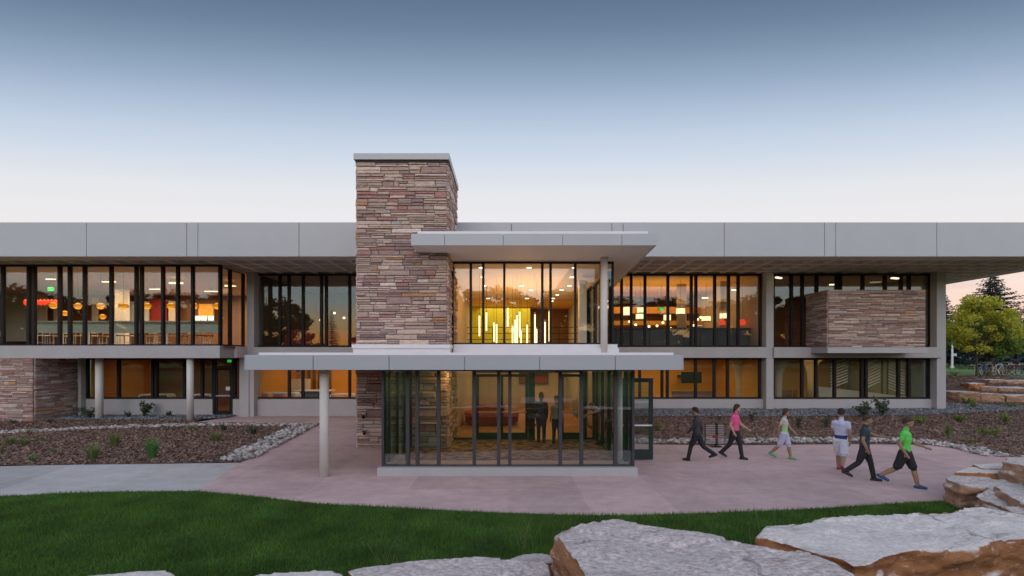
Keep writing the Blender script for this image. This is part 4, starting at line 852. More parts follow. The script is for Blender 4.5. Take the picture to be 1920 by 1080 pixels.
# ornamental grass tufts
def tuft(px, py, hpx, wpx, label, mat='tuft', n=170):
    n = int(n*.55)
    x, y, z = Gz(px, py); h = hpx*y/F*1.1; r = wpx*y/F/2; o = empty('grass_tuft', (x,y,z), label, 'ornamental grass', 'grass tufts in the mulch beds')
    a = rng.uniform(0,6.28,n); q = np.sqrt(rng.random(n))*r*.35; V = np.zeros((n,5,3)); ln = rng.uniform(.55,1.0,n)*h; out = rng.uniform(.2,1.35,n)*r; b2 = a+rng.uniform(-.5,.5,n); wd = .009*(y/16)
    bx, by_ = np.cos(a)*q, np.sin(a)*q; px_, py_ = -np.sin(b2)*wd, np.cos(b2)*wd; m1 = .5
    V[:,0] = np.stack([bx-px_,by_-py_,0*q],1); V[:,1] = np.stack([bx+px_,by_+py_,0*q],1); mx_, my_ = bx+np.cos(b2)*out*.3, by_+np.sin(b2)*out*.3
    V[:,2] = np.stack([mx_+px_*.8,my_+py_*.8,ln*.62],1); V[:,3] = np.stack([mx_-px_*.8,my_-py_*.8,ln*.62],1); V[:,4] = np.stack([bx+np.cos(b2)*out,by_+np.sin(b2)*out,ln],1)
    V = V.reshape(-1,3); i = np.arange(n)*5; T = np.concatenate([np.stack([i,i+1,i+2],1),np.stack([i,i+2,i+3],1),np.stack([i+3,i+2,i+4],1)])
    npmesh('blades', V, T, LM[mat], o)
for t_ in ((174,864,34,34,'tall pale grass tuft, front one near the walkway at the left','tuft',260),(286,860,42,32,'tall bright green grass tuft, largest in the left mulch bed','tuft_green',300),(215,839,30,30,'dense grass tuft behind the two front tufts of the left bed','tuft',240),(61,867,14,18,'small fresh green tuft at the walkway edge, farthest left in front','tuft_green',120),
    (21,836,20,30,'grey green tuft near the left picture edge','tuft',170),(47,836,18,24,'grey green tuft right of its twin at the left edge','tuft',150),(2,847,14,14,'small tuft cut by the left picture edge','tuft',90),(76,827,10,18,'low tuft just below the pebble strip at the left','tuft',90),(100,848,9,14,'tiny dark tuft in the open mulch between the left tufts','tuft',80),
    (405,828,20,26,'dry brownish tuft beside the pebble edging of the left bed','tuft',170),(419,808,14,18,'dark tuft under the end of the pebble strip','shrub',120),(361,806,10,16,'low dry tuft below the left canopy posts','tuft',90),(475,816,20,18,'dark green tuft beside the diagonal pebble strip','shrub',140),(410,857,9,14,'tiny tuft by the diagonal pebble strip near the walkway','tuft',80),(56,812,9,20,'low grey tuft inside the pebble strip at the left','tuft',80),
    (1780,820,28,16,'upright grass tuft behind the right pebble edging','tuft',170),(1818,831,11,30,'low spreading tuft above the right pebble edging','tuft',120),(1525,821,7,16,'tiny tuft in the mulch behind the white shirt walker','tuft',70),(1405,821,8,14,'tiny tuft in the mulch beside the pink shirt walker','tuft',70)):
    tuft(*t_)
def shrub(px, py, hpx, wpx, label, n=150, mat='shrub', leafs=.07, stems=9):
    x, y, z = Gz(px, py); h = hpx*y/F; r = wpx*y/F/2; o = empty('shrub', (x,y,z), label, 'shrub', 'small shrubs in the beds'); st = MB(); V = []; 
    for k in range(stems):
        a = random.uniform(0,6.28); e_ = Vector((math.cos(a)*r*random.uniform(.3,.9), math.sin(a)*r*random.uniform(.3,.9), h*random.uniform(.55,1))); mid = e_*.5+Vector((0,0,h*.12)); st.tube([(0,0,-.05),mid,e_], [.014,.01,.005], 5)
        for q in range(n//stems):
            t = random.uniform(.25,1.05); p = (mid*(t/.5) if t < .5 else mid+(e_-mid)*((t-.5)/.5))+Vector((random.gauss(0,r*.14),random.gauss(0,r*.14),random.gauss(0,h*.05)))
            d = Vector((random.gauss(0,1),random.gauss(0,1),random.gauss(.3,.6))).normalized(); s_ = d.cross(Vector((random.gauss(0,1),random.gauss(0,1),.3))).normalized(); l = leafs*random.uniform(.7,1.4)
            p.z = max(p.z,.02); V += [p, p+d*l*.5+s_*l*.28, p+d*l, p+d*l*.5-s_*l*.28]
    st.build('stem', M['trunk'], o); npmesh('foliage', [tuple(v) for v in V], np.arange(len(V)).reshape(-1,4), LM[mat], o)
for t_ in ((168,785,24,44,'sparse leafy shrub around the foot of the left round column',260,'shrub',.11),(241,784,14,16,'small dark shrub left of the tall shrub under the left windows',120),(269,783,31,40,'taller pale leafed shrub under the left ground floor windows',320,'shrub',.12),(316,783,13,18,'small dark shrub right of the tall shrub under the left windows',120),(25,795,8,12,'tiny shrub against the low stone wall at the far left',60),(94,793,8,14,'tiny shrub before the side face of the low stone wall',60),
    (1410,791,18,15,'round dark shrub behind the pink shirt walker',160),(1349,788,8,10,'tiny shrub at the gravel behind the wire rack',60),(1497,806,26,16,'green shrub behind the light green shirt walker',160),(1549,803,20,18,'green shrub left of the walker in white shorts',160),(1619,783,29,27,'dark leafy shrub, left of the pair under the right windows',280,'shrub',.13),(1655,781,35,34,'dark leafy shrub, taller of the pair under the right windows',340,'shrub',.13),
    (1728,796,16,32,'low spreading juniper in the right mulch bed, nearest the green shirt walker',240,'green'),(1799,792,15,28,'low spreading juniper in front of the building corner',220,'green'),(1887,797,24,28,'feathery green shrub near the right picture edge',240,'green'),(1853,816,15,44,'wide low juniper above the right pebble edging',240,'green'),(1824,766,14,18,'small green shrub below the stone terrace ledge',160,'green'),(1812,757,14,34,'yellowish shrub against the lowest terrace ledge',200,'green'),(1897,764,10,40,'low shrub strip under the terrace ledge at the right edge',160,'green'),(1234,808,13,16,'small green shrub beside the open glass door',120,'green'),(1790,717,10,26,'low shrub on the upper terrace left of the thin tree',140,'green'),(1850,718,9,22,'low shrub between the two thin tree trunks',120,'green')):
    shrub(*t_)
# wisps of tall wild grass by the boulders
for i, (px, py, hp, lb) in enumerate(((1430,1000,70,'thin dry grass stalks left of the large rust faced slab'),(1580,975,45,'thin dry grass stalks behind the large rust faced slab'),(730,1060,60,'thin grass stalks beside the small pale rocks'),(985,1010,60,'thin grass stalks left of the large grey slab'))):
    x, y = G(px, py, .25); o = empty('grass_stalk', (x,y,.1), lb, 'wild grass', 'wild grass stalks by the boulders'); st = MB()
    for k in range(7):
        a = random.uniform(0,6.28); b = Vector((random.gauss(0,.12),random.gauss(0,.1),0)); h = hp*y/F*random.uniform(.7,1.15); e_ = b+Vector((math.cos(a)*.18,math.sin(a)*.12,h)); st.tube([b,b*.6+e_*.4+Vector((0,0,.06)),e_], [.0028,.002,.0012], 4)
    st.build('stalk', LM['straw'], o)

# ------------------------------------------------------------------ boulders
def bmat(name, top1, top2, side1, side2, sc=3.0, mot=(.50,.47,.46)):
    m = bpy.data.materials.new(name); m.use_nodes = True; nt = m.node_tree; N = nt.nodes; L = nt.links; b = N['Principled BSDF']; b.inputs['Roughness'].default_value = .85
    tc = N.new('ShaderNodeTexCoord'); ge = N.new('ShaderNodeNewGeometry'); sx = N.new('ShaderNodeSeparateXYZ'); L.new(ge.outputs['Normal'], sx.inputs[0])
    def ns(scale, det=10, st=(1,1,1), ro=.65):
        mp = N.new('ShaderNodeMapping'); mp.inputs['Scale'].default_value = st; L.new(tc.outputs['Object'], mp.inputs[0]); n = N.new('ShaderNodeTexNoise'); n.inputs['Scale'].default_value = scale; n.inputs['Detail'].default_value = det; n.inputs['Roughness'].default_value = ro; L.new(mp.outputs[0], n.inputs[0]); return n.outputs[0]
    def ramp(src, a, b_, p0=.35, p1=.65):
        r = N.new('ShaderNodeValToRGB'); r.color_ramp.elements[0].position = p0; r.color_ramp.elements[1].position = p1; r.color_ramp.elements[0].color = (*a,1); r.color_ramp.elements[1].color = (*b_,1); L.new(src, r.inputs[0]); return r.outputs[0]
    top = ramp(ns(sc, st=(1,2.2,1)), top1, top2, .38, .62); fine = N.new('ShaderNodeMixRGB'); fine.blend_type = 'MULTIPLY'; fine.inputs[0].default_value = 1; L.new(top, fine.inputs[1]); L.new(ramp(ns(17, 12, (1,1.7,1), .75), mot, (1.12,1.12,1.12), .34, .58), fine.inputs[2])
    stn = N.new('ShaderNodeMixRGB'); L.new(fine.outputs[0], stn.inputs[1]); stn.inputs[2].default_value = (*side2,1); mr0 = N.new('ShaderNodeMapRange'); L.new(ns(1.6, 9, (1,3,1), .7), mr0.inputs[0]); mr0.inputs[1].default_value = .57; mr0.inputs[2].default_value = .70; mr0.inputs[4].default_value = .6; L.new(mr0.outputs[0], stn.inputs[0])
    side = ramp(ns(2.6, st=(1,1,2.5)), side1, side2, .38, .62); sp = N.new('ShaderNodeMixRGB'); L.new(side, sp.inputs[1]); sp.inputs[2].default_value = (*[x*.8 for x in top1],1); mr1 = N.new('ShaderNodeMapRange'); L.new(ns(6.5, 12, (1,1,2.2), .75), mr1.inputs[0]); mr1.inputs[1].default_value = .57; mr1.inputs[2].default_value = .66; L.new(mr1.outputs[0], sp.inputs[0])
    ad = N.new('ShaderNodeMath'); ad.operation = 'MULTIPLY_ADD'; L.new(ns(4, 8), ad.inputs[0]); ad.inputs[1].default_value = .5; L.new(sx.outputs['Z'], ad.inputs[2]); mr = N.new('ShaderNodeMapRange'); L.new(ad.outputs[0], mr.inputs[0]); mr.inputs[1].default_value = .74; mr.inputs[2].default_value = .98
    mix = N.new('ShaderNodeMixRGB'); L.new(mr.outputs[0], mix.inputs[0]); L.new(sp.outputs[0], mix.inputs[1]); L.new(stn.outputs[0], mix.inputs[2]); L.new(mix.outputs[0], b.inputs['Base Color'])
    vo = N.new('ShaderNodeTexVoronoi'); vo.feature = 'DISTANCE_TO_EDGE'; vo.inputs['Scale'].default_value = .42; mpv = N.new('ShaderNodeMapping'); mpv.inputs['Scale'].default_value = (.7,1.6,1.4)
    wv = N.new('ShaderNodeMixRGB'); wv.blend_type = 'ADD'; wv.inputs[0].default_value = .35; L.new(tc.outputs['Object'], wv.inputs[1]); nn = N.new('ShaderNodeTexNoise'); nn.inputs['Scale'].default_value = 3; nn.inputs['Detail'].default_value = 6; L.new(tc.outputs['Object'], nn.inputs[0]); L.new(nn.outputs['Color'], wv.inputs[2]); L.new(wv.outputs[0], mpv.inputs[0]); L.new(mpv.outputs[0], vo.inputs[0])
    ck_ = N.new('ShaderNodeMapRange'); L.new(vo.outputs['Distance'], ck_.inputs[0]); ck_.inputs[2].default_value = .007; cm = N.new('ShaderNodeMath'); cm.operation = 'MULTIPLY_ADD'; L.new(ck_.outputs[0], cm.inputs[0]); cm.inputs[1].default_value = .15; L.new(ns(9, 12, (1,1.6,1.6), .7), cm.inputs[2])
    crk = N.new('ShaderNodeMixRGB'); crk.inputs[1].default_value = (.20,.13,.09,1); mk = N.new('ShaderNodeMapRange'); L.new(ns(1.3, 3), mk.inputs[0]); mk.inputs[1].default_value = .46; mk.inputs[2].default_value = .56; mk.inputs[3].default_value = 1; mk.inputs[4].default_value = .35; mxk = N.new('ShaderNodeMath'); mxk.operation = 'MAXIMUM'; L.new(ck_.outputs[0], mxk.inputs[0]); L.new(mk.outputs[0], mxk.inputs[1]); L.new(mxk.outputs[0], crk.inputs[0]); L.new(mix.outputs[0], crk.inputs[2]); L.new(crk.outputs[0], b.inputs['Base Color'])
    bp = N.new('ShaderNodeBump'); bp.inputs['Strength'].default_value = 1.0; bp.inputs['Distance'].default_value = .035; L.new(cm.outputs[0], bp.inputs['Height']); L.new(bp.outputs[0], b.inputs['Normal'])
    return m
BMg = bmat('grey_sandstone', (.80,.69,.63), (.58,.51,.48), (.42,.19,.085), (.29,.13,.06), 4.5, (.44,.42,.44)); BMw = bmat('pale_sandstone', (.82,.745,.68), (.69,.64,.60), (.44,.19,.07), (.29,.115,.045), 1.6, (.74,.72,.71)); BMt = bmat('tan_sandstone', (.70,.63,.58), (.55,.50,.47), (.44,.26,.16), (.31,.165,.10), 2.5)
def boulder(pts, zt, zb, label, mat, vox=.04, amp=.035, taper=.06, cat='boulder', world=False, name='boulder', dome=0):
    P_ = [p if world else G(p[0], p[1], zt) for p in pts]; cx = sum(p[0] for p in P_)/len(P_); cy = sum(p[1] for p in P_)/len(P_)
    # refine outline with jitter
    Q = []
    for (a, b) in zip(P_, P_[1:]+P_[:1]):
        a, b = Vector(a), Vector(b); L_ = (b-a).length; k = max(1, int(L_/.22)); nrm = Vector((b.y-a.y, a.x-b.x)).normalized() if L_ > 0 else Vector((0,0))
        for i in range(k): Q.append(a+(b-a)*i/k+(nrm*random.uniform(-.035,.035) if i else Vector((0,0))))
    bm = bmesh.new(); tv = [bm.verts.new((q.x-cx, q.y-cy, 0)) for q in Q]; mvv = [bm.verts.new(((q.x-cx)*(1+taper*.7*random.uniform(.2,1.5)), (q.y-cy)*(1+taper*.7*random.uniform(.2,1.5)), (zb-zt)*.45)) for q in Q]; bv = [bm.verts.new(((q.x-cx)*(1+taper*random.uniform(-.3,1.2)), (q.y-cy)*(1+taper*random.uniform(-.3,1.2)), zb-zt)) for q in Q]; n = len(Q)
    bm.faces.new(tv); bm.faces.new(bv[::-1])
    for i in range(n): j = (i+1) % n; bm.faces.new((tv[j],tv[i],mvv[i],mvv[j])); bm.faces.new((mvv[j],mvv[i],bv[i],bv[j]))
    bmesh.ops.recalc_face_normals(bm, faces=bm.faces[:]); me = bpy.data.meshes.new('raw'); bm.to_mesh(me); bm.free(); o = bpy.data.objects.new('raw', me); link(o)
    md = o.modifiers.new('r', 'REMESH'); md.mode = 'VOXEL'; md.voxel_size = vox; m2 = bpy.data.meshes.new_from_object(o.evaluated_get(bpy.context.evaluated_depsgraph_get())); bpy.data.objects.remove(o)
    sd_ = Vector((random.uniform(0,99), random.uniform(0,99), 0)); nv = len(m2.vertices); co = np.zeros(nv*3, np.float32); no = np.zeros(nv*3, np.float32); m2.vertices.foreach_get('co', co); m2.vertices.foreach_get('normal', no); co = co.reshape(-1,3); no = no.reshape(-1,3)
    for i in range(nv):
        p = Vector(co[i])+sd_; side = 1-abs(no[i][2]); 
        d = amp*(.7*noise.fractal(p*1.1, 1.0, 2.0, 3)+side*2.0*noise.fractal(Vector((p.x*1.6,p.y*1.6,p.z*5)), .9, 2.0, 4)+(1-side)*.35*(noise.hetero_terrain(p*2.3, .9, 2.0, 4, .5)-.6))
        # bedding ledges: steps cut into the top
        st_ = noise.fractal(Vector((p.x*.6,p.y*1.1,7)), 1.0, 2.0, 4); d -= (1-side)*amp*.6*((1 if st_ > .12 else 0)+(.7 if st_ > .4 else 0))
        co[i] += no[i]*d
    m2.vertices.foreach_set('co', co.ravel()); m2.update(); m2.shade_smooth(); m2.materials.clear(); m2.materials.append(mat); m2.name = name
    o = bpy.data.objects.new(name, m2); o.location = (cx,cy,zt); link(o); return tag(o, label, cat, 'sandstone boulders')
boulder([(1042,1003),(1052,990),(1080,982),(1112,972),(1160,971),(1200,984),(1260,990),(1330,1002),(1390,1014),(1450,1029),(1520,1038),(1570,1062),(1600,1085),(1660,1140),(1640,1260),(1380,1330),(1160,1300),(1110,1150),(1095,1085),(1062,1030)], 1.2, .1, 'large rough grey sandstone slab with a rusty left face at the bottom centre', BMg, .026, .05, .03)
boulder([(1422,1004),(1440,990),(1475,982),(1540,974),(1620,968),(1700,962),(1780,956),(1840,950),(1880,957),(1935,968),(2050,985),(2100,1008),(1990,1004),(1920,1010),(1830,1022),(1740,1030),(1660,1045),(1600,1064),(1580,1052),(1520,1035),(1465,1018)], 1.0, -.05, 'long pale flat sandstone slab with a rust brown front face at the lower right', BMw, .026, .038, .02)
boulder([(1771,897),(1790,884),(1840,878),(1885,886),(1925,915),(1990,935),(1985,950),(1930,935),(1890,921),(1850,909),(1800,908)], .5, -.1, 'pale topped boulder with a blocky brown front behind the long slab', BMt, .03, .04, .02)
boulder([(1788,884),(1822,876),(1880,873),(1925,879),(1960,893),(1930,893),(1870,888)], .58, .05, 'thin flat stone resting on the pale topped boulder', BMw, .03, .02, .02)
boulder([(1821,869),(1868,868),(1900,872),(1890,878),(1838,877)], .62, .2, 'small light flat stone behind the thin flat stone', BMw, .03, .015, .03)
boulder([(1876,866),(1893,856),(1925,851),(2020,858),(2030,900),(1950,890),(1925,876)], .85, .1, 'squarish brown boulder at the right picture edge below the handrail', BMt, .03, .04, .02)
boulder([(1830,929),(1858,915),(1885,922),(1925,945),(1945,960),(1905,962),(1880,950)], .45, -.1, 'stepped brown rock wedged between the boulder and the long slab', BMt, .03, .06, .03)
boulder([(1862,912),(1885,910),(1940,935),(1935,948),(1890,930)], .55, .1, 'narrow layered rock on the stepped brown rock', BMt, .03, .04, .03)
boulder([(648,1071),(700,1060),(760,1056),(850,1048),(900,1043),(960,1048),(1020,1048),(1032,1060),(1035,1120),(900,1150),(760,1150),(670,1100)], .95, .2, 'low whitish rock left of the large grey slab', BMg, .025, .03, .03)
boulder([(955,1046),(985,1038),(1015,1036),(1038,1042),(1042,1056),(980,1058)], .8, .1, 'small tan rock tucked behind the low whitish rock', BMt, .025, .02, .03)
boulder([(478,1077),(530,1073),(590,1070),(636,1073),(650,1085),(640,1130),(500,1130)], .92, .2, 'pale rock edge at the bottom beside the low whitish rock', BMw, .025, .02, .03)
boulder([(150,1082),(210,1075),(270,1068),(312,1067),(326,1077),(322,1120),(160,1130)], .92, .2, 'pinkish grey rock alone at the bottom left on the lawn edge', BMw, .025, .02, .03)
# terrace ledges
def ledge(pl, py, th, Y, label, dpt=1.1, mat=BMt):
    zt = Z_(py, Y); P_ = [(X_(a, Y+off), Y+off) for a, off in pl]; back = [(x+.1, y+dpt) for x, y in reversed(P_)]
    boulder(P_+back, zt, zt-th, label, mat, .05, .04, .0, 'terrace stone', True, 'terrace_stone')
ledge([(1785,.35),(1800,0),(1838,-.1)], 735, .75, 26.8, 'left end block of the lowest sandstone terrace ledge'); ledge([(1840,-.1),(1885,-.25)], 738, .75, 26.8, 'middle block of the lowest sandstone terrace ledge'); ledge([(1887,-.25),(1960,-.3)], 741, .75, 26.8, 'right block of the lowest sandstone terrace ledge')
ledge([(1839,.2),(1870,0)], 725, .6, 28.6, 'left block of the middle terrace ledge'); ledge([(1872,0),(1960,-.1)], 727, .6, 28.6, 'right block of the middle terrace ledge'); ledge([(1816,.2),(1830,0),(1848,.2)], 719, .4, 28.8, 'rounded pale stone left of the middle terrace ledge', .8, BMw)
ledge([(1855,.1),(1886,0)], 712, .5, 30.4, 'left block of the upper terrace ledge'); ledge([(1888,0),(1960,0)], 713.5, .5, 30.2, 'right block of the upper terrace ledge'); ledge([(1868,0),(1912,0)], 708.5, .25, 32, 'thin pale slab on top of the terraces', 1.0, BMw)
# handrail
x, y = 16.55, 15.4; z = zg(x,y); o = empty('handrail', (x,y,z), 'bent steel handrail loop at the right edge above the boulders', 'handrail'); MB().tube([(0,0,-.1),(0,0,.6),(.03,0,.69),(.1,0,.76),(.2,0,.80),(1.2,.2,.98)], .022, 8).build('rail', M['steel'], o, smooth=True)
MB().lathe([(.05,0),(.05,.02)], (0,0,.0), 12).build('base_plate', M['steel'], o)

# ------------------------------------------------------------------ trees
def tree(loc, h, cr, cb, label, mat, n, name='maple_tree', leaf=.14, seed=1, tr=.07, group=None, lobes=26):
    rd = random.Random(seed); o = empty(name, loc, label, 'tree', group); t = MB(); top = Vector((rd.uniform(-.1,.1)*cr, 0, h*.8))
    t.tube([(0,0,-.2),(0.02,0,cb*.6),(top.x*.4,0,h*.5),top], [tr*1.3,tr,tr*.6,tr*.15], 9); cl = []
    for k in range(lobes):
        a = rd.uniform(0,6.28); u = rd.random(); zz = cb+(h-cb)*(.08+.88*u); env = math.sin(math.pi*min(1,max(0,(zz-cb)/(h-cb))*.80+.16))**.75; rr = cr*env*rd.uniform(.25,1.05)
        c_ = Vector((math.cos(a)*rr, math.sin(a)*rr, zz)); cl.append((c_, cr*rd.uniform(.13,.30))); b0 = Vector((0,0,max(cb*.7,zz-rr*.9))); t.tube([b0, b0*.5+c_*.5+Vector((0,0,.1)), c_], [tr*.4,tr*.22,tr*.08], 5)
    t.build('trunk', M['trunk'], o)
    r2 = np.random.default_rng(seed); ci = r2.integers(0, len(cl), n); cc = np.array([c[0] for c in cl])[ci]; cs = np.array([c[1] for c in cl])[ci]; d = r2.normal(size=(n,3)); d /= np.linalg.norm(d,axis=1)[:,None]; p = cc+d*(cs*r2.random(n)**.45)[:,None]*np.array([1,1,.75])
    u = r2.normal(size=(n,3)); u /= np.linalg.norm(u,axis=1)[:,None]; v = np.cross(u, r2.normal(size=(n,3))); v /= np.linalg.norm(v,axis=1)[:,None]; l = (leaf*r2.uniform(.6,1.3,n))[:,None]
    V = np.stack([p-u*l*.5, p+v*l*.33, p+u*l*.5, p-v*l*.33],1).reshape(-1,3); npmesh('crown', V, np.arange(n*4).reshape(-1,4), LM[mat], o); return o
def spruce(loc, h, r, label, mat='spruce', seed=1, name='spruce_tree', n=60, group='conifers'):
    rd = random.Random(seed); o = empty(name, loc, label, 'tree', group); MB().tube([(0,0,-.2),(0,0,h*.5),(0,0,h*.99)], [h*.018,h*.011,.01], 8).build('trunk', M['trunk'], o); V = []
    for k in range(n):
        f = (k+.5)/n; z = h*(.06+.93*f); L_ = r*(1-f)**.85*rd.uniform(.75,1.15)+.08; nb = max(5, int(11*(1-f))+4)
        for b in range(nb):
            a = 6.28*b/nb+rd.uniform(-.4,.4); le = L_*rd.uniform(.7,1.1); d = Vector((math.cos(a),math.sin(a),0)); dr = rd.uniform(.10,.34); seg = max(3,int(le/.28))
            for s in range(seg):
                t = (s+.4)/seg; c = Vector((0,0,z))+d*le*t+Vector((0,0,-dr*le*t+.22*le*t*t)); wd = (.10+.22*(1-t))*min(1.1,le)+.05
                for q in range(3):
                    e_ = (d*rd.uniform(.3,1)+Vector((-d.y,d.x,0))*rd.uniform(-1,1)+Vector((0,0,rd.uniform(-.55,.15)))).normalized(); s_ = e_.cross(Vector((rd.gauss(0,1),rd.gauss(0,1),1))).normalized()*.05*(1+h*.03); V += [c-s_, c+s_, c+s_*.4+e_*wd*1.3, c-s_*.4+e_*wd*1.3]
    npmesh('crown', [tuple(v) for v in V], np.arange(len(V)).reshape(-1,4), LM[mat], o); return o
x, y, z = Gz(1831,713); tree((x,y,z), Z_(556,y)-z, 1.95, 1.5, 'young yellow green maple with a thin dark trunk by the terraces', 'maple', 6500, seed=3, leaf=.17, tr=.06, lobes=60)
x, y, z = Gz(1856,706); tree((x+1.6,y+1.5,z), Z_(598,y)-z, 2.3, 1.7, 'second green maple behind the yellow one, with a thicker pale trunk', 'green', 8000, seed=8, leaf=.18, tr=.14, lobes=70)
tree((x+4.6,y+5,z), 5.6, 2.8, 1.3, 'rounded green maple partly outside the right picture edge', 'green', 12000, seed=12, leaf=.18, tr=.12, lobes=36)
def at(px, Y): return X_(px, Y)
spruce((at(1861,64),64,1.9), Z_(508,64)-1.9, 8.0, 'tall dark spruce rising behind the maple crown', 'spruce', 2, n=64); spruce((at(1768,60),60,1.9), Z_(545,60)-1.9, 3.6, 'dark spruce half hidden by the building corner', 'spruce', 4, n=44); spruce((at(1905,52),52,1.8), Z_(618,52)-1.8, 4.4, 'broad blue spruce behind the bicycles', 'bluespruce', 5, n=34)
for i, (px, Y, top, r, lb, sp) in enumerate(((1785,100,622,4.5,'dark low conifer beyond the lamp post on the far lawn','spruce'),(1806,108,628,5,'dark far conifer right of the lamp post','spruce'),(1830,112,622,6,'dark far conifer behind the maple trunk','spruce'),(1862,105,632,5,'far blue green conifer between the maple trunks','bluespruce'),(1885,96,626,5,'far blue green conifer left of the blue spruce','bluespruce'),(1925,90,610,5,'far conifer at the right picture edge','spruce'))):
    spruce((at(px,Y),Y,2.3), Z_(top,Y)-2.3, r, lb, sp, 20+i, n=26)
# trees across the lawn behind the camera: the glass mirrors them
tp = tree((0,-44,.9), 15, 6.2, .2, '', 'dgreen', 16000, 'broadleaf_tree', .6, 50, .2, lobes=80); k = 0
for (x, y, sx, sz) in ((-104,-44,1.3,1.0),(-93,-46,1.3,1.05),(-82,-43,1.3,.92),(-72,-46,1.2,1.0),(70,-46,1.3,1.0),(80,-43,1.3,.95),(-62,-46,1.2,1.0),(-53,-42,1.1,.95),(-45,-44,1.0,.92),(-37.5,-47,.6,.34),(-31,-46,.6,.30),(-24,-42,1.0,.8),(-17,-45,1.1,.9),(-9,-42,1.1,1.0),(-1,-46,1.2,.95),(7,-43,1.1,.88),(15,-46,1.2,1.0),(23,-42,1.1,.92),(32,-46,1.2,.96),(41,-43,1.2,.9),(50,-46,1.2,1.0),(60,-44,1.2,.95)):
    o = tp if k == 0 else copy_tree(tp); k += 1; o.location = (x,y,.9); o.scale = (sx,sx,sz); o.rotation_euler.z = k*1.7
    tag(o, 'broad leafed tree across the lawn behind the viewer, seen only mirrored in the windows', 'tree', 'trees mirrored in the windows')
spruce((-33.5,-41,.9), 11.5, 2.4, 'conifer mirrored in the upper window just left of the tower', 'spruce', 41, n=24)
# lamp post and car on the far lawn
x, Y = at(1785.5,55), 55; z = zg(x,Y); o = empty('lamp_post', (x,Y,z), 'slim white lamp post on the far lawn beside the building corner', 'lamp post')
MB().tube([(0,0,-.1),(0,0,3.25)], [.11,.08], 10).build('pole', M['white'], o); MB().lathe([(.12,3.25),(.2,3.3),(.18,3.5),(.05,3.56)], (0,0,0), 12).build('lamp_head', M['white'], o); MB().lathe([(.2,0),(.16,.12)], (0,0,0), 12).build('base', M['white'], o); box('sign_plate', M['paleblue'], o, .1,.5,-.02,.02,1.3,1.6)
x, Y = at(1804,88), 88; z = 2.0; o = empty('parked_car', (x,Y,z), 'small white car parked in front of the far dark trees', 'car')
bd = MB(); prof = [(-2.1,.35),(-2.1,.8),(-1.9,.95),(-1.2,1.0),(-.7,1.42),(.7,1.45),(1.35,1.0),(2.05,.88),(2.15,.6),(2.1,.35)]
k = len(prof)
for yy in (-.85,.85): bd.v += [(p[0], yy, p[1]) for p in prof]
bd.f += [tuple(range(k))[::-1], tuple(range(k,2*k))]+[(i,(i+1)%k,k+(i+1)%k,k+i) for i in range(k)]; bd.build('body', M['white'], o, bevel=.05)
MB().hexa([(-1.05,-.87,1.0),(1.2,-.87,1.0),(1.2,-.86,1.0),(-1.05,-.86,1.0),(-.65,-.87,1.36),(.65,-.87,1.38),(.65,-.86,1.38),(-.65,-.86,1.36)]).build('side_window', M['black'], o)
for a in (-1.35,1.35):
    for b in (-.8,.62): MB().tube([(a,b,.33),(a,b+.2,.33)], .33, 16).build('wheel', M['black'], o)

# ------------------------------------------------------------------ bicycles
def bicycle():
    o = empty('bicycle', (0,0,0)); fr = MB()
    bb, st, hd, rw, fw = (-.05,0,.28), (-.2,0,.74), (.38,0,.76), (-.5,0,.34), (.53,0,.34)
    for a, b, r in ((bb,st,.019),(st,hd,.018),(bb,hd,.021),(bb,rw,.013),(st,rw,.012),(hd,fw,.016),(st,(-.235,0,.86),.014),(hd,(.36,0,.9),.016)): fr.tube([a,b], r, 7)
    f = fr.build('frame', M['black'], o)
    for c in (rw, fw):
        wl = MB(); pts = [(c[0]+.33*math.cos(2*math.pi*k/22), 0, c[2]+.33*math.sin(2*math.pi*k/22)) for k in range(23)]; wl.tube(pts, .021, 6, False); wo = wl.build('wheel', M['black'], o)
        rm = MB(); pts = [(c[0]+.30*math.cos(2*math.pi*k/22), 0, c[2]+.30*math.sin(2*math.pi*k/22)) for k in range(23)]; rm.tube(pts, .012, 5, False); rm.build('rim', M['steel'], wo)
        sp = MB()
        for k in range(12): sp.tube([c, (c[0]+.3*math.cos(2*math.pi*k/12), 0, c[2]+.3*math.sin(2*math.pi*k/12))], .0035, 3)
        sp.tube([(c[0],-.05,c[2]),(c[0],.05,c[2])], .025, 8); sp.build('spokes', M['steel'], wo)
    MB().hexa([(-.36,-.08,.85),(-.08,-.02,.86),(-.08,.02,.86),(-.36,.08,.85),(-.36,-.07,.90),(-.08,-.02,.89),(-.08,.02,.89),(-.36,.07,.90)]).build('saddle', M['black'], o, bevel=.01)
    MB().tube([(.46,-.28,.92),(.38,-.1,.93),(.36,0,.92),(.38,.1,.93),(.46,.28,.92)], .014, 7).build('handlebar', M['steel'], o); MB().tube([(-.05,-.09,.28),(-.05,.09,.28)], .06, 12).build('crank', M['steel'], o); return o
bcol = [('blue',(.03,.10,.28)),('black',(.015,.015,.017)),('white',(.6,.6,.6)),('green',(.03,.14,.08)),('red',(.3,.03,.03)),('silver',(.35,.37,.4)),('dark blue',(.02,.04,.12)),('grey',(.15,.15,.16))]
bproto = bicycle(); blabel = ['blue bicycle at the left end of the rack, nearest the thin trunk','black bicycle second from the left in the rack','white framed bicycle in the middle of the rack','green bicycle behind the white framed one','red bicycle turned slightly toward the plaza','silver bicycle beyond the red one in the rack','dark blue bicycle near the right picture edge','grey bicycle last in the rack at the right edge']
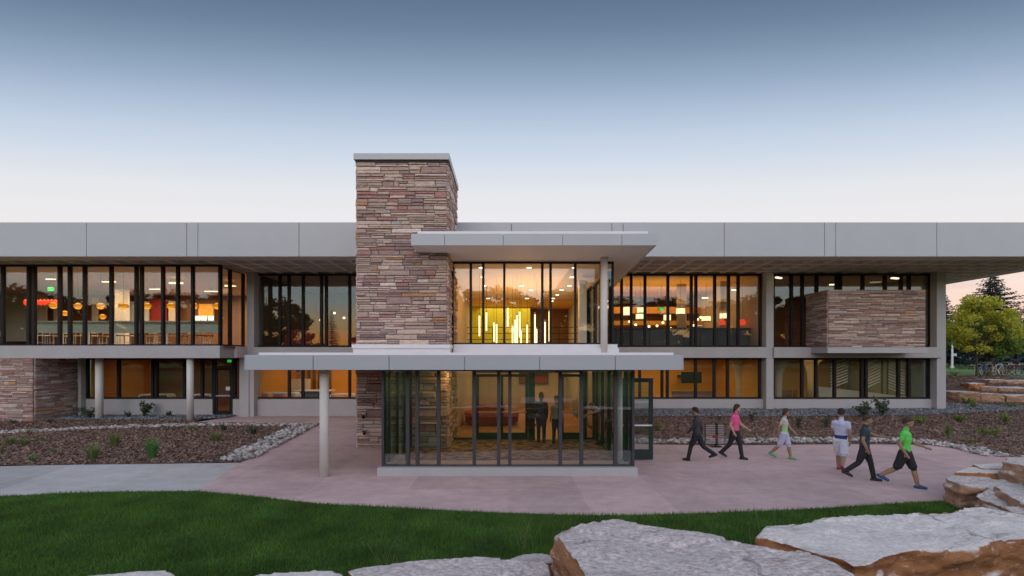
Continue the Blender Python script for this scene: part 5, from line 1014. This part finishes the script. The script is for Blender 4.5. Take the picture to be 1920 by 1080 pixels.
for i, (nm, c) in enumerate(bcol):
    o = bproto if i == 0 else copy_tree(bproto); px = 1846+i*12.5; x, y, z = Gz(px, 705); y += (i % 2)*.9; x = X_(px, y); o.location = (x,y,zg(x,y)+.01); o.rotation_euler = (R(random.uniform(-4,4)),0,R(random.choice((8,172,25,-15,160))+random.uniform(-8,8)))
    tag(o, blabel[i], 'bicycle', 'bicycles in the rack by the terraces')
    m = pmat('bike_paint_'+nm.replace(' ','_'), c, rough=.3)
    for ch in o.children:
        if ch.name.startswith('frame'): ch.data = ch.data.copy(); ch.data.materials.clear(); ch.data.materials.append(m)
x, y, z = Gz(1880,705); o = empty('bike_rack', (x+.4,y+.45,z), 'low steel hoop rack holding the bicycles', 'bicycle rack')
for k in range(6): MB().tube([(-1.9+k*.75,0,-.05),(-1.9+k*.75,0,.7),(-1.75+k*.75,0,.82),(-1.5+k*.75,0,.82),(-1.38+k*.75,0,.7),(-1.38+k*.75,0,-.05)], .024, 7).build('hoop', M['steel'], o)
# slatted wire rack on the plaza
x, y = G(1342,838); o = empty('slatted_rack', (x,y,0), 'silver two column slatted rack on a post at the plaza edge', 'rack')
box('post', M['black'], o, -.02,.02,-.02,.02,0,.82); box('base', M['black'], o, -.18,.18,-.14,.14,0,.03)
for k in range(9):
    for a, b in ((-.36,-.03),(.05,.27)): box('slat', M['steel'], o, a,b,-.06,.0,.12+k*.075,.155+k*.075)
box('notice', M['red'], o, -.14,.06,-.075,-.065,.32,.40)
for a in (-.375,-.025,.045,.275): box('upright', M['black'], o, a,a+.012,-.03,.01,.08,.8)
# ------------------------------------------------------------------ people
def flat(name, c, rough=.8): 
    return pmat(name, c, tuple(x*.8 for x in c), 9, rough, .2, 60)
SK = [flat('skin_light', (.50,.31,.22), .55), flat('skin_tan', (.33,.19,.12), .55)]
def person(loc, H, head_dir, label, top, bottom, shoes, hair, skin=0, stride=.3, sleeve=.45, leg='long', arm=(.35,-.35), lean=0.0, longhair=False, headturn=0, bend=0, elbow=.35, extra=None, straight=False):
    s = H/1.75; o = empty('person', loc, label, 'person', 'people at the entrance', head_dir)
    # joints, local: walks along +x, left is +y
    hip = Vector((0,0,.92)); pr = []   # primitives: (rings [(p, rx, ry)], tag)
    def chain(pts, rads, tg, flatr=1.0):
        rads = [r*1.1 if r > .02 else r for r in rads]
        pr.append((pts, rads, tg, flatr))
    B = Matrix.Rotation(bend, 3, 'Y'); up = lambda v: hip+B@Vector(v)
    neck = up((.02,0,.56)); headc = up((.045+.02,0,.735))
    body = [up((-.01,0,-.06)),up((0,0,.05)),up((.005,0,.18)),up((.015,0,.33)),up((.005,0,.45)),up((0,0,.53))]
    pr.append((body, [.17,.178,.165,.185,.185,.085], 'torso', .66))
    chain([up((0,0,.5)),neck,up((.035,0,.64))], [.062,.055,.055], 'skin')
    legs = []
    for sd_, th in ((1, stride), (-1, -stride)):
        h0 = hip+Vector((0,sd_*.09,-.03)); kn = h0+Vector((math.sin(th)*.43, sd_*.005, -math.cos(th)*.43)); sh = th-(.15 if th > 0 else .45)*abs(stride)/.3*(.0 if straight else 1); an = kn+Vector((math.sin(sh)*.41,0,-math.cos(sh)*.41))
        legs.append((h0,kn,an,sh,sd_))
    low = min(a.z for _,_,a,_,_ in legs); drop = low-.075
    for h0,kn,an,sh,sd_ in legs:
        wide = 1.18 if leg == 'shorts' else 1.06
        chain([h0+Vector((0,0,.04)),h0.lerp(kn,.5),kn+(h0-kn)*.08], [.098*wide,.086*wide,.066*wide if leg != 'shorts' else .09], 'thigh')
        chain([kn+(h0-kn)*.12,kn,kn.lerp(an,.35),an+(kn-an)*.05], [.062,.056,.058,.042] if leg == 'shorts' else [.068,.064,.062,.056], 'shin')
        ft = Vector((math.cos(sh*.6),0,math.sin(-sh*.6 if sh < 0 else 0)*.6)); toe = an+Vector((.17,0,-.045 if sh > -.3 else -.11)); heel = an+Vector((-.055,0,-.045 if sh > -.3 else .0))
        chain([heel,an+Vector((.03,0,-.03)),toe], [.040,.05,.034], 'shoe')
    hands = []
    for sd_, th in ((1, arm[0]), (-1, arm[1])):
        s0 = up((.0,sd_*.17,.47)); el = s0+Vector((math.sin(th+bend)*.28, sd_*.05, -math.cos(th+bend)*.28)); fa = th+bend*.5+elbow; wr = el+Vector((math.sin(fa)*.25, -sd_*.01, -math.cos(fa)*.25))
        chain([up((0,sd_*.12,.475)),s0,s0.lerp(el,.5)], [.062,.06,.052], 'sleeve'); chain([s0.lerp(el,.42),el], [.045,.040], 'arm'); chain([el,el.lerp(wr,.3),wr], [.040,.039,.028], 'arm')
        d = (wr-el).normalized(); pl = wr+d*.09; chain([wr,wr+d*.045,pl], [.028,.036,.032], 'arm', .55)
        side = Vector((0,1,0)).cross(d).normalized() if abs(d.y) < .9 else Vector((1,0,0))
        for f in range(4):
            b = pl+side*(.026-.0175*f)-d*.012; ln = (.066,.076,.072,.056)[f]; c1 = b+d*ln*.55; c2 = c1+(d+Vector((0,-sd_*.6,0))).normalized()*ln*.5; chain([b,c1,c2], [.0105,.0095,.008], 'arm')
        tb = wr+d*.03+side*.028; chain([tb,tb+(d*.6+side*.8).normalized()*.035,tb+(d*.6+side*.8).normalized()*.035+d*.03], [.0125,.0115,.009], 'arm')
    # skin the primitives into closed tubes, then one voxel surface
    mb = MB()
    for pts, rads, tg, fl in pr:
        pts = [Vector(p) for p in pts]; b0 = len(mb.v); n = 12
        ext0 = pts[0]-(pts[1]-pts[0]).normalized()*rads[0]*.6; ext1 = pts[-1]+(pts[-1]-pts[-2]).normalized()*rads[-1]*.6
        P2 = [ext0]+pts+[ext1]; R2 = [rads[0]*.45]+list(rads)+[rads[-1]*.45]
        for i, p in enumerate(P2):
            t = (P2[min(i+1,len(P2)-1)]-P2[max(i-1,0)]).normalized(); u = Vector((1,0,0))-t*t.x
            if u.length < .2: u = Vector((0,0,1))-t*t.z
            u.normalize(); v = t.cross(u)
            for k in range(n): a = 2*math.pi*k/n; q = p+u*math.cos(a)*R2[i]*fl+v*math.sin(a)*R2[i]; mb.v.append(tuple(q))
        for i in range(len(P2)-1):
            for k in range(n): k2 = (k+1)%n; mb.f.append((b0+i*n+k,b0+i*n+k2,b0+(i+1)*n+k2,b0+(i+1)*n+k))
        mb.f.append(tuple(b0+k for k in range(n))[::-1]); mb.f.append(tuple(b0+(len(P2)-1)*n+k for k in range(n)))
    hb = Matrix.Rotation(headturn, 3, 'Z')
    def hs(c, rx, ry, rz, n=12):
        b0 = len(mb.v)
        for i in range(n+1):
            ph = math.pi*i/n
            for k in range(16): a = 2*math.pi*k/16; q = hb@Vector((c[0]+rx*math.sin(ph)*math.cos(a), c[1]+ry*math.sin(ph)*math.sin(a), c[2]+rz*math.cos(ph))); mb.v.append(tuple(headc+B@q))
        for i in range(n):
            for k in range(16): k2 = (k+1)%16; mb.f.append((b0+i*16+k,b0+(i+1)*16+k,b0+(i+1)*16+k2,b0+i*16+k2))
    hs((0,0,.02),.098,.078,.108); hs((.03,0,-.055),.066,.058,.066); hs((.100,0,-.012),.02,.012,.024); hs((.0,.080,-.01),.018,.011,.03); hs((.0,-.080,-.01),.018,.011,.03)
    me = bpy.data.meshes.new('raw'); me.from_pydata(mb.v, [], mb.f); me.update(); ro = bpy.data.objects.new('raw', me); link(ro)
    md = ro.modifiers.new('r','REMESH'); md.mode = 'VOXEL'; md.voxel_size = .0125; sm_ = ro.modifiers.new('s','SMOOTH'); sm_.iterations = 2; sm_.factor = .4
    m2 = bpy.data.meshes.new_from_object(ro.evaluated_get(bpy.context.evaluated_depsgraph_get())); bpy.data.objects.remove(ro); m2.shade_smooth(); m2.materials.clear()
    dk = MATS.get('eye_dark') or flat('eye_dark', (.03,.02,.02)); lip = MATS.get('lips') or flat('lips', (.36,.14,.12))
    mats = [SK[skin], top, bottom, shoes, dk, lip]+([extra[0]] if extra else [])
    for m in mats: m2.materials.append(m)
    nv = len(m2.vertices); co = np.zeros(nv*3, np.float32); m2.vertices.foreach_get('co', co); co = co.reshape(-1,3); npoly_ = len(m2.polygons)
    ctr = np.zeros(npoly_*3, np.float32); m2.polygons.foreach_get('center', ctr); ctr = ctr.reshape(-1,3)
    best = np.full(npoly_, 1e9); idx = np.zeros(npoly_, np.int32)
    for pts, rads, tg, fl in pr:
        for i in range(len(pts)-1):
            a, b = np.array(pts[i]), np.array(pts[i+1]); ab = b-a; t = np.clip(((ctr-a)@ab)/max(1e-9,ab@ab),0,1); dd = np.linalg.norm(ctr-(a+t[:,None]*ab),axis=1)-(rads[i]+(rads[i+1]-rads[i])*t)
            bl = np.array((B.transposed()@Vector((0,0,1)))[:]) if False else None
            if tg == 'torso': mi = np.where(((ctr-np.array(hip))@np.array(B@Vector((0,0,1)))) > (.02), 1, 2); dd = dd-.01
            elif tg == 'skin' or tg == 'arm': mi = np.zeros(npoly_, int)
            elif tg == 'sleeve': mi = np.ones(npoly_, int)
            elif tg == 'thigh': mi = np.full(npoly_, 2)
            elif tg == 'shin': mi = np.full(npoly_, 0 if leg == 'shorts' else 2)
            else: mi = np.full(npoly_, 3)
            if sleeve > .9 and tg == 'arm' and max(rads) > .03 and fl == 1.0: mi = np.ones(npoly_, int)
            k = dd < best; best[k] = dd[k]; idx[k] = mi[k]
    hl = (ctr-np.array(headc))@np.array((B@hb).transposed()).T if False else np.array([list((B@hb).transposed()@Vector(c)) for c in (ctr-np.array(headc))])
    hd = (np.linalg.norm(hl/np.array([.12,.1,.125]),axis=1) < 1.15) & (hl[:,2] > -.13); idx[hd] = 0
    eyes = hd & (hl[:,0] > .075) & (abs(abs(hl[:,1])-.032) < .011) & (abs(hl[:,2]-.02) < .008); idx[eyes] = 4
    idx[hd & (hl[:,0] > .07) & (abs(hl[:,1]) < .022) & (abs(hl[:,2]+.06) < .007)] = 5
    if extra:
        k = (idx == 1) & (ctr[:,2] > hip.z+extra[1]) & (ctr[:,2] < hip.z+extra[2]); idx[k] = 6
    m2.polygons.foreach_set('material_index', idx.astype(np.int32)); m2.name = 'body'; co *= s; co[:,2] -= drop*s; m2.vertices.foreach_set('co', co.ravel()); m2.update()
    bo = bpy.data.objects.new('body', m2); link(bo, o)
    # hair
    hm = MB(); n = 14
    for i in range(9):
        ph = math.pi*.60*i/8
        for k in range(n):
            a = 2*math.pi*k/n; back = .5-.5*math.cos(a); r = 1.0; z = .036+.118*math.cos(ph*(1-.30*(1-back) if True else 1)); ext = (-.16 if longhair else -.035)*back*(i/8)**2
            q = hb@Vector((-.012+.112*math.sin(ph)*math.cos(a), .094*math.sin(ph)*math.sin(a), z+ext)); hm.v.append(tuple((Vector(headc)+B@q-Vector((0,0,drop)))*s))
    for i in range(8):
        for k in range(n): k2 = (k+1)%n; hm.f.append((i*n+k,(i+1)*n+k,(i+1)*n+k2,i*n+k2))
    hm.f.append(tuple(8*n+k for k in range(n)))
    hm.build('hair', hair, o, smooth=True); return o
HB, HD, HL = flat('hair_brown', (.06,.032,.018)), flat('hair_dark', (.018,.013,.011)), flat('hair_fair', (.20,.13,.07))
ck = {k: flat('cloth_'+k, c) for k, c in dict(charcoal=(.035,.035,.045), pink=(.75,.10,.26), black=(.015,.015,.02), lightgreen=(.30,.62,.22), lavender=(.50,.50,.66), white=(.66,.66,.72), navy=(.02,.035,.15), teal=(.02,.05,.06), green=(.12,.66,.10), greenshoe=(.10,.42,.16), redshoe=(.30,.03,.06), blueshoe=(.04,.08,.20), darkblue=(.02,.05,.10), vest=(.18,.22,.20), blue=(.09,.13,.36), cream=(.5,.47,.42), boot=(.03,.028,.03)).items()}
def ph(px_h, y): return px_h*y/F
def fig(px, py, ptop, face, label, **k):
    x, y = G(px, py); return person((x,y,.006), (py-ptop)*y/F*.985, face, label, **k)
fig(1307,865,764, math.pi-.6, 'person in dark charcoal clothes walking away along the plaza beside the slatted rack', top=ck['charcoal'], bottom=ck['black'], shoes=ck['black'], hair=HD, skin=1, stride=.42, sleeve=1)
fig(1378,861,759, -.75, 'person in a bright pink shirt and black trousers', top=ck['pink'], bottom=ck['black'], shoes=ck['boot'], hair=HB, stride=.30, arm=(.35,-.25), elbow=.7, longhair=True)
fig(1470,861,767, -.7, 'person in a light green top, lavender white shorts and green shoes', top=ck['lightgreen'], bottom=ck['lavender'], shoes=ck['greenshoe'], hair=HB, skin=1, stride=.30, longhair=True, leg='shorts', extra=(ck['cream'],.24,.6), arm=(.4,-.45))
fig(1577,884,767, .8, 'person in a lavender shirt with navy band, white shorts and red shoes', top=ck['lavender'], bottom=ck['white'], shoes=ck['redshoe'], hair=HD, skin=1, stride=.36, leg='shorts', extra=(ck['navy'],.0,.12), arm=(.2,-.3))
fig(1621,901,779, -.55, 'person in black clothes and boots with a dark teal top', top=ck['teal'], bottom=ck['black'], shoes=ck['boot'], hair=HB, skin=1, stride=.34, sleeve=.5, arm=(.9,-.2), elbow=.6)
fig(1697,914,783, -.8, 'person in a bright green shirt, black shorts and navy sneakers', top=ck['green'], bottom=ck['black'], shoes=ck['blueshoe'], hair=HB, skin=1, stride=.38, leg='shorts', arm=(.45,-.3), elbow=.8)
def fig_in(px, y, h, face, label, **k): return person((X_(px,y),y,.03), h, face, label, **k)
fig_in(1015,17.35,1.72, math.pi/2, 'person in dark blue clothes standing in the inner doorway, seen from behind', top=ck['darkblue'], bottom=ck['darkblue'], shoes=ck['black'], hair=HB, stride=.06, sleeve=1, arm=(.1,-.1), longhair=True, straight=True)
fig_in(1044,17.0,1.62, math.pi/2+.2, 'person with a pale vest and dark trousers in the inner doorway', top=ck['vest'], bottom=ck['darkblue'], shoes=ck['black'], hair=HD, stride=.1, arm=(.1,-.15), straight=True)
fig_in(993,21.5,1.75, -.4, 'person in a blue shirt standing inside the lobby by the red bench', top=ck['blue'], bottom=ck['slate'] if 'slate' in ck else ck['charcoal'], shoes=ck['black'], hair=HB, stride=.1, arm=(.3,-.1), elbow=.9, straight=True)
fig_in(1140,16.9,1.66, math.pi-.2, 'person bending forward beside the white column inside the vestibule', top=ck['cream'], bottom=ck['teal'], shoes=ck['black'], hair=HL, stride=.42, bend=.75, arm=(.5,.9))
